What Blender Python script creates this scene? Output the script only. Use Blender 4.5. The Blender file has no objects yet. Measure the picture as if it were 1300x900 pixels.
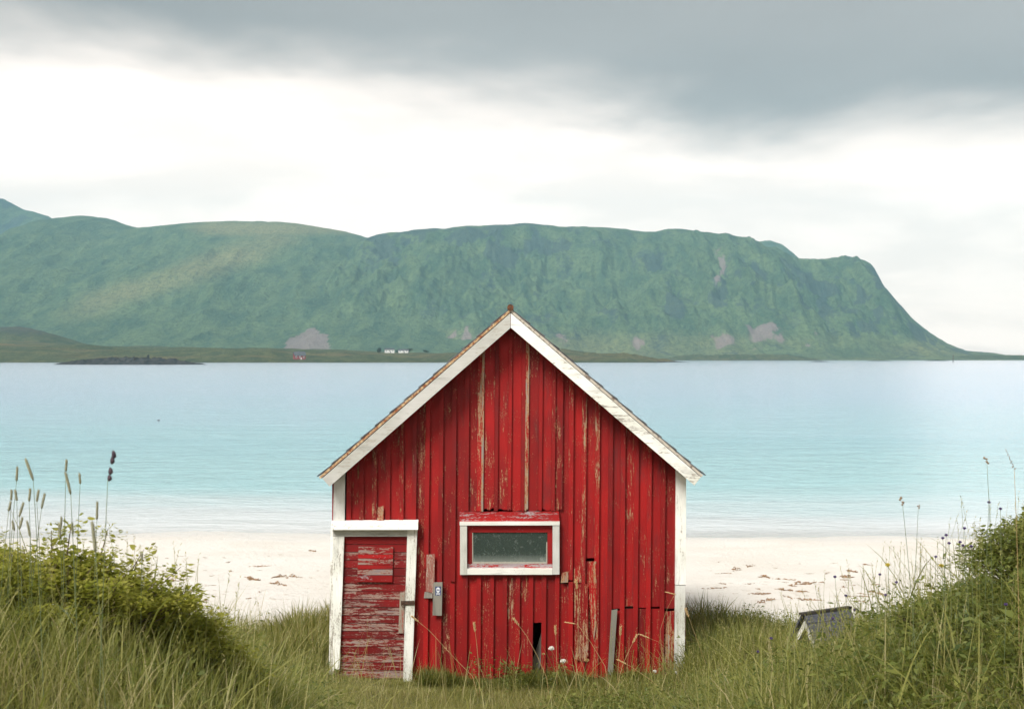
import bpy, math, random
import numpy as np
from mathutils import Vector

rad = math.radians
random.seed(7)
RNG = np.random.default_rng(11)
scene = bpy.context.scene
COL = scene.collection

# ------------------------------------------------------------------ camera
ZC = 4.5                       # eye height above the sea
F = 1300 * 50 / 36.0           # focal length in photo pixels
HZ = 454.5                     # horizon row in the photo
cam_d = bpy.data.cameras.new('camera')
cam = bpy.data.objects.new('camera', cam_d); COL.objects.link(cam)
cam.location = (0, 0, ZC)
cam.rotation_euler = (rad(90), 0, 0)
cam_d.lens = 50; cam_d.sensor_width = 36; cam_d.sensor_fit = 'HORIZONTAL'
cam_d.shift_y = 4.5 / 1300
cam_d.clip_start = 0.05; cam_d.clip_end = 60000
cam_d.dof.use_dof = True; cam_d.dof.focus_distance = 16.5; cam_d.dof.aperture_fstop = 8.0
scene.camera = cam

# ------------------------------------------------------------------ node helper
class NT:
    def __init__(s, tree):
        s.t = tree; s.n = tree.nodes; s.l = tree.links; s.n.clear()
    def new(s, typ, props=None, **inp):
        nd = s.n.new(typ)
        for k, v in (props or {}).items(): setattr(nd, k, v)
        for k, v in inp.items(): s.set(nd, k, v)
        return nd
    def set(s, nd, key, v):
        key = key[1:] if key.startswith('_') else key
        sock = nd.inputs[int(key)] if key.isdigit() else nd.inputs[key.replace('__', ' ')]
        s.put(sock, v)
    def put(s, sock, v):
        if isinstance(v, bpy.types.NodeSocket): s.l.new(v, sock)
        elif isinstance(v, bpy.types.Node): s.l.new(v.outputs[0], sock)
        else:
            if sock.type == 'RGBA' and len(v) == 3: v = (*v, 1)
            sock.default_value = v
    def math(s, op, a, b=0.5, clamp=False):
        return s.new('ShaderNodeMath', {'operation': op, 'use_clamp': clamp}, _0=a, _1=b).outputs[0]
    def vmath(s, op, a, b=(0, 0, 0)):
        return s.new('ShaderNodeVectorMath', {'operation': op}, _0=a, _1=b).outputs[0]
    def mix(s, f, a, b, blend='MIX'):
        nd = s.n.new('ShaderNodeMix'); nd.data_type = 'RGBA'; nd.blend_type = blend
        s.put(nd.inputs[0], f); s.put(nd.inputs[6], a); s.put(nd.inputs[7], b)
        return nd.outputs[2]
    def noise(s, vec, scale=1.0, detail=4.0, rough=0.55, dist=0.0):
        nd = s.new('ShaderNodeTexNoise', None, Scale=scale, Detail=detail, Roughness=rough, Distortion=dist)
        s.put(nd.inputs['Vector'], vec)
        return nd.outputs[0]
    def step(s, v, lo, hi):
        nd = s.new('ShaderNodeMapRange', {'interpolation_type': 'SMOOTHSTEP'})
        s.put(nd.inputs['Value'], v); s.put(nd.inputs['From Min'], lo); s.put(nd.inputs['From Max'], hi)
        return nd.outputs[0]
    def ramp(s, v, stops):
        nd = s.n.new('ShaderNodeValToRGB'); cr = nd.color_ramp
        while len(cr.elements) < len(stops): cr.elements.new(0.5)
        for e, (p, c) in zip(cr.elements, stops):
            e.position = p; e.color = (*c, 1)
        s.put(nd.inputs[0], v)
        return nd.outputs[0]
    def obj_attr(s, name):
        return s.new('ShaderNodeAttribute', {'attribute_type': 'OBJECT', 'attribute_name': name}).outputs['Fac']
    def attr(s, name):
        return s.new('ShaderNodeAttribute', {'attribute_type': 'GEOMETRY', 'attribute_name': name}).outputs['Fac']
    def bump(s, h, strength=0.3, dist=0.01):
        nd = s.new('ShaderNodeBump', None, Strength=strength, Distance=dist)
        s.put(nd.inputs['Height'], h); return nd.outputs[0]

def material(name):
    m = bpy.data.materials.new(name); m.use_nodes = True
    t = NT(m.node_tree)
    out = t.n.new('ShaderNodeOutputMaterial')
    return m, t, out

# ------------------------------------------------------------------ world: overcast sky
SUN_TO = Vector((-0.38, -0.55, 0.75)).normalized()
world = bpy.data.worlds.new('World'); scene.world = world; world.use_nodes = True
t = NT(world.node_tree)
wout = t.n.new('ShaderNodeOutputWorld')
bg = t.new('ShaderNodeBackground', None, Strength=0.1)
sky = t.n.new('ShaderNodeTexSky'); sky.sky_type = 'NISHITA'; sky.sun_disc = False
sky.sun_elevation = math.asin(SUN_TO.z); sky.sun_rotation = math.atan2(SUN_TO.x, SUN_TO.y)
gen = t.new('ShaderNodeTexCoord').outputs['Generated']
dirn = t.vmath('NORMALIZE', gen)
sep = t.new('ShaderNodeSeparateXYZ', None, _0=dirn)
el = t.math('MAXIMUM', sep.outputs[2], 0.0)
den = t.math('ADD', el, 0.16)
comb = t.new('ShaderNodeCombineXYZ', None, X=t.math('DIVIDE', sep.outputs[0], den), Y=t.math('DIVIDE', sep.outputs[1], den), Z=0.0)
sheet = t.vmath('ADD', comb.outputs[0], (4.2, 1.3, 0.0))
nA = t.noise(sheet, 0.75, 5, 0.52, 0.25)
nB = t.noise(t.vmath('ADD', sheet, (11.0, 3.0, 2.0)), 1.7, 6, 0.55, 0.3)
nC = t.noise(t.vmath('ADD', sheet, (3.0, 21.0, 5.0)), 0.55, 4, 0.5, 0.2)
edge = t.math('ADD', el, t.math('MULTIPLY', t.math('SUBTRACT', nA, 0.5), 0.16))
edge = t.math('ADD', edge, t.math('MULTIPLY', t.math('SUBTRACT', nB, 0.5), 0.05))
edge = t.math('ADD', edge, t.math('MULTIPLY', sep.outputs[0], 0.07))
deck = t.step(edge, 0.140, 0.212)
grey = t.mix(t.step(nC, 0.35, 0.72), (1.02, 0.93, 0.85), (1.56, 1.42, 1.30))
grey = t.mix(t.math('MULTIPLY', nB, 0.35), grey, (1.36, 1.28, 1.21))
white = t.mix(t.step(nB, 0.42, 0.66), (5.2, 4.40, 3.85), (4.4, 3.75, 3.30))
cloud = t.mix(deck, white, grey)
sheet_all = t.mix(0.97, sky.outputs[0], cloud)
t.put(bg.inputs[0], sheet_all)
t.put(wout.inputs[0], bg)

# ------------------------------------------------------------------ sun through the cloud
sun_d = bpy.data.lights.new('sun', 'SUN'); sun_d.energy = 1.5; sun_d.angle = rad(24); sun_d.color = (1.0, 0.965, 0.91)
sun = bpy.data.objects.new('sun', sun_d); COL.objects.link(sun)
sun.rotation_euler = (-SUN_TO).to_track_quat('-Z', 'Y').to_euler()
sun.location = (-20, -30, 60)

# ------------------------------------------------------------------ exposure and render
vs = scene.view_settings
vs.view_transform = 'Standard'; vs.look = 'None'; vs.gamma = 1.0; vs.use_curve_mapping = False
vs.exposure = 1.85
scene.render.engine = 'CYCLES'
cy = scene.cycles
cy.use_denoising = True
cy.max_bounces = 7; cy.diffuse_bounces = 3; cy.glossy_bounces = 3; cy.transmission_bounces = 4
cy.transparent_max_bounces = 12; cy.volume_bounces = 0
cy.use_adaptive_sampling = True; cy.adaptive_threshold = 0.02

# ------------------------------------------------------------------ numpy noise
def _hash(ix, iy, seed):
    h = (ix.astype(np.int64) * 374761393 + iy.astype(np.int64) * 668265263 + seed * 974634777) & 0xffffffff
    h = ((h ^ (h >> 13)) * 1274126177) & 0xffffffff
    return ((h ^ (h >> 16)) & 0xffff) / 65535.0
def vnoise(x, y, seed=0):
    x = np.asarray(x, float); y = np.asarray(y, float)
    ix = np.floor(x); iy = np.floor(y); fx = x - ix; fy = y - iy
    fx = fx * fx * fx * (fx * (fx * 6 - 15) + 10); fy = fy * fy * fy * (fy * (fy * 6 - 15) + 10)
    a = _hash(ix, iy, seed); b = _hash(ix + 1, iy, seed); c = _hash(ix, iy + 1, seed); d = _hash(ix + 1, iy + 1, seed)
    return (a + (b - a) * fx) * (1 - fy) + (c + (d - c) * fx) * fy
def fbm(x, y, oct=5, seed=0, gain=0.5):
    s = 0; a = 1; tot = 0
    for o in range(oct):
        s = s + a * vnoise(x * 2 ** o + o * 17.3, y * 2 ** o - o * 9.1, seed + o); tot += a; a *= gain
    return s / tot
def ridged(x, y, oct=5, seed=0, gain=0.55):
    s = 0; a = 1; tot = 0
    for o in range(oct):
        s = s + a * (1 - np.abs(2 * vnoise(x * 2 ** o + o * 7.7, y * 2 ** o + o * 3.1, seed + o) - 1)); tot += a; a *= gain
    return s / tot
def sstep(a, b, x):
    u = np.clip((x - a) / (b - a), 0, 1); return u * u * (3 - 2 * u)

# ------------------------------------------------------------------ object helpers
def link(name, me, mat=None, parent=None):
    o = bpy.data.objects.new(name, me); COL.objects.link(o)
    if mat is not None and me is not None: me.materials.append(mat)
    if parent is not None: o.parent = parent
    return o
def tag(o, label=None, cat=None, group=None, kind=None):
    if label: o['label'] = label
    if cat: o['category'] = cat
    if group: o['group'] = group
    if kind: o['kind'] = kind
    return o
def thing(name, label, cat, loc=(0, 0, 0), rz=0.0, group=None):
    o = bpy.data.objects.new(name, None); COL.objects.link(o)
    o.location = loc; o.rotation_euler = (0, 0, rz); o.empty_display_size = 0.1
    return tag(o, label, cat, group)
def mesh_np(name, V, faces_tri=None, faces_quad=None, smooth=False):
    """fast mesh from numpy arrays"""
    me = bpy.data.meshes.new(name)
    V = np.asarray(V, np.float32).reshape(-1, 3)
    ft = np.zeros((0, 3), np.int32) if faces_tri is None else np.asarray(faces_tri, np.int32)
    fq = np.zeros((0, 4), np.int32) if faces_quad is None else np.asarray(faces_quad, np.int32)
    me.vertices.add(len(V)); me.vertices.foreach_set('co', V.ravel())
    loops = np.concatenate([ft.ravel(), fq.ravel()])
    tot = np.concatenate([np.full(len(ft), 3), np.full(len(fq), 4)]).astype(np.int32)
    start = np.concatenate([[0], np.cumsum(tot)[:-1]]).astype(np.int32)
    me.loops.add(len(loops)); me.loops.foreach_set('vertex_index', loops.astype(np.int32))
    me.polygons.add(len(tot)); me.polygons.foreach_set('loop_start', start); me.polygons.foreach_set('loop_total', tot)
    if smooth: me.polygons.foreach_set('use_smooth', np.ones(len(tot), bool))
    me.update(calc_edges=True); me.validate()
    return me
def add_attr(me, name, arr):
    a = me.attributes.new(name, 'FLOAT', 'POINT'); a.data.foreach_set('value', np.asarray(arr, np.float32).ravel())
def grid_mesh(name, X, Y, Z, smooth=True):
    n, m = X.shape
    V = np.stack([X, Y, Z], -1).reshape(-1, 3)
    idx = np.arange(n * m).reshape(n, m)
    q = np.stack([idx[:-1, :-1], idx[:-1, 1:], idx[1:, 1:], idx[1:, :-1]], -1).reshape(-1, 4)
    return mesh_np(name, V, None, q, smooth)
class MB:
    """collects simple shapes into one mesh"""
    def __init__(s): s.v = []; s.f = []; s.mi = []
    def add(s, vs_, fs, mi=0):
        b = len(s.v); s.v += [tuple(p) for p in vs_]
        for f in fs: s.f.append(tuple(b + i for i in f)); s.mi.append(mi)
    def box(s, x0, x1, y0, y1, z0, z1, mi=0):
        s.add([(x0, y0, z0), (x1, y0, z0), (x1, y1, z0), (x0, y1, z0), (x0, y0, z1), (x1, y0, z1), (x1, y1, z1), (x0, y1, z1)],
              [(0, 3, 2, 1), (4, 5, 6, 7), (0, 1, 5, 4), (1, 2, 6, 5), (2, 3, 7, 6), (3, 0, 4, 7)], mi)
    def prism(s, pts, yf, yb, mi=0):
        """polygon given in (x, z), anticlockwise seen from -Y, extruded from yf to yb"""
        n = len(pts)
        s.add([(x, yf, z) for x, z in pts] + [(x, yb, z) for x, z in pts],
              [tuple(range(n)), tuple(reversed(range(n, 2 * n)))] + [(i, i + n, (i + 1) % n + n, (i + 1) % n) for i in range(n)], mi)
    def tube(s, pts, rads, k=6, mi=0, cap=True):
        pts = [Vector(p) for p in pts]; b = len(s.v)
        for i, p in enumerate(pts):
            d = (pts[min(i + 1, len(pts) - 1)] - pts[max(i - 1, 0)]).normalized()
            a = d.orthogonal().normalized() if i == 0 else (a - d * a.dot(d)).normalized()
            c = d.cross(a)
            for j in range(k):
                g = 2 * math.pi * j / k
                s.v.append(tuple(p + (a * math.cos(g) + c * math.sin(g)) * rads[i]))
        for i in range(len(pts) - 1):
            for j in range(k):
                s.f.append((b + i * k + j, b + i * k + (j + 1) % k, b + (i + 1) * k + (j + 1) % k, b + (i + 1) * k + j)); s.mi.append(mi)
        if cap:
            s.f.append(tuple(b + j for j in reversed(range(k)))); s.mi.append(mi)
            e = b + (len(pts) - 1) * k
            s.f.append(tuple(e + j for j in range(k))); s.mi.append(mi)
    def mesh(s, name, smooth=False):
        me = bpy.data.meshes.new(name); me.from_pydata(s.v, [], s.f); me.update()
        if smooth:
            for p in me.polygons: p.use_smooth = True
        if any(s.mi): me.polygons.foreach_set('material_index', s.mi)
        return me
    def build(s, name, mat, parent=None, smooth=False):
        mats = mat if isinstance(mat, (list, tuple)) else [mat]
        o = link(name, s.mesh(name, smooth), None, parent)
        for m in mats: o.data.materials.append(m)
        return o
def pix(px, py, d):
    """photo pixel at distance d -> world point"""
    return Vector(((px - 650) * d / F, d, ZC - (py - HZ) * d / F))
ORD = ['first', 'second', 'third', 'fourth', 'fifth', 'sixth', 'seventh', 'eighth', 'ninth', 'tenth', 'eleventh', 'twelfth', 'thirteenth',
       'fourteenth', 'fifteenth', 'sixteenth', 'seventeenth', 'eighteenth', 'nineteenth', 'twentieth', 'twenty-first', 'twenty-second',
       'twenty-third', 'twenty-fourth', 'twenty-fifth', 'twenty-sixth', 'twenty-seventh', 'twenty-eighth', 'twenty-ninth', 'thirtieth']

# ================================================================== materials
def painted(name, base_a, base_b, under, wood_a, wood_b, axis='z', grime=0.45, rough=0.62):
    """old paint on timber: streaks of undercoat and bare wood along the grain; obj['peel'] says how much"""
    m, t, out = material(name)
    co = t.new('ShaderNodeTexCoord').outputs['Object']
    rnd = t.new('ShaderNodeObjectInfo').outputs['Random']
    off = t.new('ShaderNodeCombineXYZ', None, X=t.math('MULTIPLY', rnd, 37.0), Y=t.math('MULTIPLY', rnd, 11.0), Z=t.math('MULTIPLY', rnd, 23.0))
    p = t.vmath('ADD', co, off.outputs[0])
    st = (55, 55, 5.0) if axis == 'z' else (4.2, 46, 46)
    gr = (160, 160, 6) if axis == 'z' else (6, 160, 160)
    st2 = (125, 125, 42) if axis == 'z' else (28, 110, 110)
    streak = t.noise(t.vmath('MULTIPLY', p, st), 1.0, 5, 0.6, 0.35)
    flake = t.noise(t.vmath('MULTIPLY', p, st2), 1.0, 4, 0.65, 0.5)
    patch = t.noise(p, 2.2, 3, 0.5)
    grain = t.noise(t.vmath('MULTIPLY', p, gr), 1.0, 4, 0.6)
    peel = t.obj_attr('peel')
    v = t.math('ADD', t.math('MULTIPLY', streak, 0.40), t.math('MULTIPLY', flake, 0.34))
    v = t.math('ADD', v, t.math('MULTIPLY', patch, 0.26))
    th = t.math('SUBTRACT', 0.69, t.math('MULTIPLY', peel, 0.38))
    m1 = t.math('MULTIPLY', t.math('SUBTRACT', v, th), 30.0, True)
    m2 = t.math('MULTIPLY', t.math('SUBTRACT', v, t.math('ADD', th, 0.055)), 30.0, True)
    base = t.mix(t.step(patch, 0.3, 0.7), base_a, base_b)
    base = t.mix(t.math('MULTIPLY', t.step(grain, 0.35, 0.75), 0.28), base, tuple(c * 0.55 for c in base_a))
    hue = t.new('ShaderNodeHueSaturation', None, Value=t.math('ADD', t.math('MULTIPLY', rnd, 0.55), 0.70), Color=base)
    wood = t.mix(grain, wood_a, wood_b)
    un = t.mix(t.noise(p, 9.0, 2), under, tuple(0.5 * a + 0.5 * b for a, b in zip(under, wood_b)))
    col = t.mix(m1, hue.outputs[0], un)
    col = t.mix(m2, col, wood)
    speck = t.noise(t.vmath('MULTIPLY', p, (150, 150, 55) if axis == 'z' else (55, 150, 150)), 1.0, 3, 0.6, 0.4)
    grp = t.noise(p, 3.1, 2, 0.5)
    sk = t.step(t.math('ADD', speck, t.math('MULTIPLY', t.math('SUBTRACT', grp, 0.5), 0.5)), 0.70, 0.74)
    col = t.mix(sk, col, un)
    dirt = t.noise(t.vmath('MULTIPLY', p, (9, 9, 1.6) if axis == 'z' else (1.6, 9, 9)), 1.0, 5, 0.65, 0.4)
    col = t.mix(t.math('MULTIPLY', t.step(dirt, 0.50, 0.72), grime), col, tuple(c * 0.30 + 0.02 for c in base_b))
    h = t.math('SUBTRACT', t.math('MULTIPLY', grain, 0.4), t.math('MULTIPLY', t.math('MAXIMUM', m1, sk), 0.6))
    bs = t.new('ShaderNodeBsdfPrincipled', None, Roughness=rough)
    t.put(bs.inputs['Base Color'], col)
    t.put(bs.inputs['Normal'], t.bump(h, 0.55, 0.004))
    bs.inputs['Specular IOR Level'].default_value = 0.35
    t.put(out.inputs[0], bs)
    return m
M_RED = painted('red_paint', (0.33, 0.0058, 0.0060), (0.225, 0.0040, 0.0050), (0.44, 0.23, 0.08), (0.20, 0.15, 0.13), (0.40, 0.33, 0.30))
M_DOOR = painted('door_red_paint', (0.24, 0.006, 0.0065), (0.17, 0.005, 0.006), (0.36, 0.22, 0.16), (0.17, 0.125, 0.125), (0.36, 0.29, 0.28), 'x')
M_REDX = painted('red_paint_level', (0.36, 0.0066, 0.0066), (0.28, 0.0052, 0.006), (0.38, 0.30, 0.30), (0.20, 0.16, 0.18), (0.42, 0.36, 0.38), 'x')
M_WHITE = painted('white_paint', (0.83, 0.82, 0.78), (0.68, 0.68, 0.61), (0.46, 0.42, 0.36), (0.20, 0.18, 0.16), (0.38, 0.35, 0.31))
M_WHITEX = painted('white_paint_level', (0.83, 0.82, 0.78), (0.68, 0.68, 0.61), (0.46, 0.42, 0.36), (0.20, 0.18, 0.16), (0.38, 0.35, 0.31), 'x')
M_GREYW = painted('bare_grey_wood', (0.30, 0.285, 0.24), (0.24, 0.225, 0.19), (0.34, 0.31, 0.27), (0.18, 0.16, 0.14), (0.34, 0.31, 0.27))
M_PATCHY = painted('worn_pale_paint', (0.42, 0.36, 0.28), (0.36, 0.31, 0.25), (0.34, 0.06, 0.04), (0.22, 0.03, 0.03), (0.34, 0.25, 0.2))

def simple(name, a, b, scale=8.0, rough=0.8, bump=0.3, bdist=0.01, spec=0.3, metal=0.0, stretch=(1, 1, 1), contrast=(0.35, 0.65)):
    m, t, out = material(name)
    co = t.vmath('MULTIPLY', t.new('ShaderNodeTexCoord').outputs['Object'], stretch)
    n = t.noise(co, scale, 6, 0.6)
    bs = t.new('ShaderNodeBsdfPrincipled', None, Roughness=rough, Metallic=metal)
    bs.inputs['Specular IOR Level'].default_value = spec
    t.put(bs.inputs['Base Color'], t.mix(t.step(n, *contrast), a, b))
    if bump: t.put(bs.inputs['Normal'], t.bump(n, bump, bdist))
    t.put(out.inputs[0], bs)
    return m
M_ROOF = simple('roof_slate', (0.07, 0.075, 0.085), (0.16, 0.165, 0.17), 7, 0.75, 0.4, 0.01)
M_RUST = simple('rusty_edge', (0.24, 0.07, 0.03), (0.60, 0.46, 0.27), 34, 0.8, 0.4, 0.005, stretch=(1, 1, 1))
M_RUSTD = simple('dark_rust', (0.07, 0.035, 0.02), (0.20, 0.08, 0.04), 30, 0.8, 0.4, 0.003)
M_IRON = simple('rusty_iron', (0.06, 0.045, 0.04), (0.15, 0.08, 0.05), 60, 0.6, 0.3, 0.002, metal=0.5)
M_CREAM = simple('flaking_cream_edge', (0.55, 0.50, 0.42), (0.18, 0.13, 0.10), 20, 0.8, 0.4, 0.004, contrast=(0.5, 0.66))
M_INSIDE = simple('bare_inner_timber', (0.12, 0.10, 0.08), (0.20, 0.17, 0.13), 6, 0.9, 0.2, 0.01)

def leaf_material(name, stops, transl=0.35, rough=0.5, attr='tint'):
    m, t, out = material(name)
    col = t.ramp(t.attr(attr), stops); transl += 0.12
    bs = t.new('ShaderNodeBsdfPrincipled', None, Roughness=rough)
    bs.inputs['Specular IOR Level'].default_value = 0.35
    t.put(bs.inputs['Base Color'], col)
    tr = t.new('ShaderNodeBsdfTranslucent'); t.put(tr.inputs[0], t.mix(0.35, col, (0.30, 0.36, 0.05)))
    mx = t.n.new('ShaderNodeMixShader'); mx.inputs[0].default_value = transl
    t.put(mx.inputs[1], bs); t.put(mx.inputs[2], tr); t.put(out.inputs[0], mx)
    return m
M_GRASS = leaf_material('grass_blades', [(0.0, (0.065, 0.088, 0.018)), (0.35, (0.180, 0.195, 0.042)), (0.65, (0.290, 0.285, 0.074)),
                                         (0.86, (0.380, 0.350, 0.130)), (1.0, (0.50, 0.42, 0.22))])
M_FORB = leaf_material('herb_leaves', [(0.0, (0.06, 0.09, 0.022)), (0.5, (0.16, 0.19, 0.045)), (1.0, (0.30, 0.31, 0.08))])
M_SHRUB = leaf_material('shrub_leaves', [(0.0, (0.19, 0.21, 0.028)), (0.5, (0.38, 0.38, 0.055)), (1.0, (0.52, 0.48, 0.12))], 0.46)
M_BUSH = leaf_material('bush_leaves', [(0.0, (0.075, 0.10, 0.02)), (0.5, (0.19, 0.215, 0.048)), (1.0, (0.34, 0.34, 0.10))], 0.38)
M_STEMG = simple('green_stem', (0.10, 0.14, 0.06), (0.18, 0.20, 0.09), 20, 0.6, 0)
M_STEMD = simple('dry_stem', (0.36, 0.24, 0.10), (0.50, 0.36, 0.18), 20, 0.7, 0)
M_HEAD = simple('timothy_head', (0.20, 0.20, 0.13), (0.34, 0.33, 0.22), 220, 0.9, 0.6, 0.004)
M_DARKH = simple('dark_seed_head', (0.035, 0.025, 0.04), (0.10, 0.07, 0.08), 120, 0.9, 0.5, 0.004)
M_BROWNH = simple('brown_seed_head', (0.16, 0.11, 0.07), (0.32, 0.24, 0.15), 120, 0.9, 0.5, 0.004)
M_STRAWH = simple('straw_seed_head', (0.42, 0.26, 0.10), (0.60, 0.44, 0.24), 100, 0.9, 0.5, 0.004)
M_PURPLE = simple('purple_flower', (0.05, 0.03, 0.11), (0.19, 0.13, 0.30), 150, 0.8, 0.5, 0.004)
M_WPETAL = simple('white_flower', (0.70, 0.68, 0.62), (0.85, 0.83, 0.78), 80, 0.7, 0.2, 0.003)
M_YPETAL = simple('yellow_flower', (0.55, 0.45, 0.05), (0.70, 0.60, 0.12), 80, 0.7, 0.2, 0.003)
M_WRACK = simple('seaweed', (0.14, 0.085, 0.045), (0.33, 0.20, 0.10), 12, 0.6, 0.4, 0.01)
M_BARK = simple('bark', (0.10, 0.075, 0.05), (0.17, 0.13, 0.09), 20, 0.9, 0.4, 0.01)

# ================================================================== ground, sand, sea
CY_ = np.array([-40, 0, 3, 5, 7, 10, 12.5, 14.2, 16, 18, 20, 26, 36.2, 45, 80, 160])
CC_ = np.array([2.9, 2.75, 2.62, 2.38, 1.98, 1.36, 0.99, 0.93, 0.92, 0.85, 0.76, 0.48, 0.0, -0.25, -1.6, -4.5])
CM_ = np.array([2.9, 2.78, 2.80, 2.74, 2.48, 1.90, 1.36, 1.12, 0.97, 0.86, 0.76, 0.48, 0.0, -0.25, -1.6, -4.5])
def ground_h(x, y):
    x = np.asarray(x, float); y = np.asarray(y, float)
    y = y + sstep(22, 34, y) * 3.2 * (fbm(x / 7.0, y / 30.0, 3, 15) - 0.5)
    c = np.interp(y, CY_, CC_); m = np.interp(y, CY_, CM_)
    yy = np.clip(y, 2, 20)
    w = sstep(0.07 * yy, 0.17 * yy, np.abs(x - 0.03 * yy * 0))
    h = c + (m - c) * w
    h = h + 0.98 * sstep(1.1, 3.5, x) * np.exp(-((y - 8.6) / 3.0) ** 2)
    h = h + 0.62 * sstep(0.75, 2.0, -x) * np.exp(-((y - 6.6) / 2.2) ** 2)
    g = 1 - sstep(17, 21, y)
    h = h + g * 0.10 * (fbm(x * 1.1, y * 1.1, 3, 5) - 0.5)
    s = sstep(18, 21, y) * (1 - sstep(33, 40, y))
    h = h + s * (0.10 * (fbm(x * 0.35, y * 0.5, 4, 9) - 0.5) + 0.03 * (fbm(x * 2.2, y * 2.2, 3, 19) - 0.5))
    return h
# grassy ground sheet
ys = np.concatenate([np.linspace(-40, 0, 12)[:-1], np.linspace(0, 24, 130)])
xs = np.concatenate([np.linspace(-150, -9, 24)[:-1], np.linspace(-9, 9, 100), np.linspace(9, 150, 24)[1:]])
X, Y = np.meshgrid(xs, ys)
Zg = ground_h(X, Y) - sstep(19.2, 21.5, Y + 1.6 * (fbm(X * 0.7, Y * 0.7, 3, 31) - 0.5)) * 0.5
m, t, out = material('turf_soil')
co = t.new('ShaderNodeTexCoord').outputs['Object']
n1 = t.noise(co, 3.0, 5); n2 = t.noise(co, 30.0, 4)
c1 = t.mix(t.step(n1, 0.35, 0.65), (0.075, 0.085, 0.028), (0.14, 0.14, 0.050))
c1 = t.mix(t.step(n2, 0.45, 0.7), c1, (0.17, 0.14, 0.075))
bs = t.new('ShaderNodeBsdfPrincipled', None, Roughness=0.95)
t.put(bs.inputs['Base Color'], c1); t.put(bs.inputs['Normal'], t.bump(n2, 0.6, 0.03)); t.put(out.inputs[0], bs)
tag(link('ground', grid_mesh('ground', X, Y, Zg), m), 'rough grassy bank sloping down to the red hut', None, None, 'structure')

# beach and sea bed
ys = np.concatenate([np.linspace(17.0, 48, 180), np.linspace(48, 160, 30)[1:]])
xs = np.concatenate([np.linspace(-260, -16, 40)[:-1], np.linspace(-16, 16, 150), np.linspace(16, 260, 40)[1:]])
X, Y = np.meshgrid(xs, ys)
Zs = ground_h(X, Y) - 0.02 - 0.25 * (1 - sstep(17.2, 19.5, Y))
m, t, out = material('white_sand')
co = t.new('ShaderNodeTexCoord').outputs['Object']
sp = t.new('ShaderNodeSeparateXYZ', None, _0=co)
n1 = t.noise(co, 0.5, 5); n2 = t.noise(co, 6.0, 6, 0.65); n3 = t.noise(co, 55.0, 3)
c1 = t.mix(t.step(n1, 0.35, 0.7), (0.74, 0.705, 0.65), (0.69, 0.645, 0.58))
c1 = t.mix(t.math('MULTIPLY', t.step(t.math('SUBTRACT', n2, t.step(sp.outputs[1], 25.0, 34.0)), 0.56, 0.68), 0.6), c1, (0.46, 0.38, 0.29))
wet = t.math('SUBTRACT', 1.0, t.step(t.math('ADD', sp.outputs[2], t.math('MULTIPLY', t.math('SUBTRACT', n1, 0.5), 0.05)), 0.01, 0.13))
c1 = t.mix(t.math('MULTIPLY', wet, 0.6), c1, (0.70, 0.68, 0.65))
bs = t.new('ShaderNodeBsdfPrincipled')
t.put(bs.inputs['Base Color'], c1)
t.put(bs.inputs['Roughness'], t.math('SUBTRACT', 0.9, t.math('MULTIPLY', wet, 0.6)))
h = t.math('ADD', t.math('MULTIPLY', n2, 1.0), t.math('MULTIPLY', n3, 0.2))
t.put(bs.inputs['Normal'], t.bump(h, 0.7, 0.09)); t.put(out.inputs[0], bs)
tag(link('beach', grid_mesh('beach', X, Y, Zs), m), 'pale white sand beach behind the red hut', None, None, 'structure')

# sea
m, t, out = material('sea_water')
co = t.new('ShaderNodeTexCoord').outputs['Object']
sp = t.new('ShaderNodeSeparateXYZ', None, _0=co)
yv = sp.outputs[1]
wob = t.noise(t.vmath('MULTIPLY', co, (0.02, 0.06, 1)), 1.0, 3)
yy = t.math('ADD', yv, t.math('MULTIPLY', t.math('SUBTRACT', wob, 0.5), 6.0))
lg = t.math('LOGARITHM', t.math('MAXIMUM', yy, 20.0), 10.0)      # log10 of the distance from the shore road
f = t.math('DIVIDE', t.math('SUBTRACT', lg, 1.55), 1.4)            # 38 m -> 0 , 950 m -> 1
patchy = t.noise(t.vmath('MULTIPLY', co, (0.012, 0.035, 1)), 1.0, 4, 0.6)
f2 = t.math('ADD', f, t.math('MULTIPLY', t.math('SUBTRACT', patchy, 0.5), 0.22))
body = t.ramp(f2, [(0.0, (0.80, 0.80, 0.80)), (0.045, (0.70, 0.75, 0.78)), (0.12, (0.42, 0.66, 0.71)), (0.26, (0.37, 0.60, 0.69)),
                   (0.48, (0.44, 0.60, 0.75)), (1.0, (0.58, 0.68, 0.82))])  # turquoise is depth colour; far stops paled, sky reflection painted into the water
w1 = t.noise(t.vmath('MULTIPLY', co, (1.5, 1.9, 1)), 1.0, 6, 0.7, 0.8)
w2 = t.noise(t.vmath('MULTIPLY', co, (0.16, 0.30, 1)), 1.0, 5, 0.65, 0.6)
calm = t.step(yv, 34.0, 60.0)
hh = t.math('ADD', t.math('MULTIPLY', w1, 0.34), t.math('MULTIPLY', w2, 0.8))
hh = t.math('MULTIPLY', hh, t.math('ADD', t.math('MULTIPLY', calm, 0.75), 0.25))
bs = t.new('ShaderNodeBsdfPrincipled', None, Roughness=0.12, IOR=1.333)
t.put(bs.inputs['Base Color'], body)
t.put(bs.inputs['Normal'], t.bump(hh, 0.75, 0.8))
tr = t.new('ShaderNodeBsdfTransparent'); tr.inputs[0].default_value = (0.93, 0.98, 0.98, 1)
mx = t.n.new('ShaderNodeMixShader')
t.put(mx.inputs[0], t.math('ADD', t.math('MULTIPLY', t.step(yy, 33.0, 37.6), 0.90), 0.08))
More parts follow.
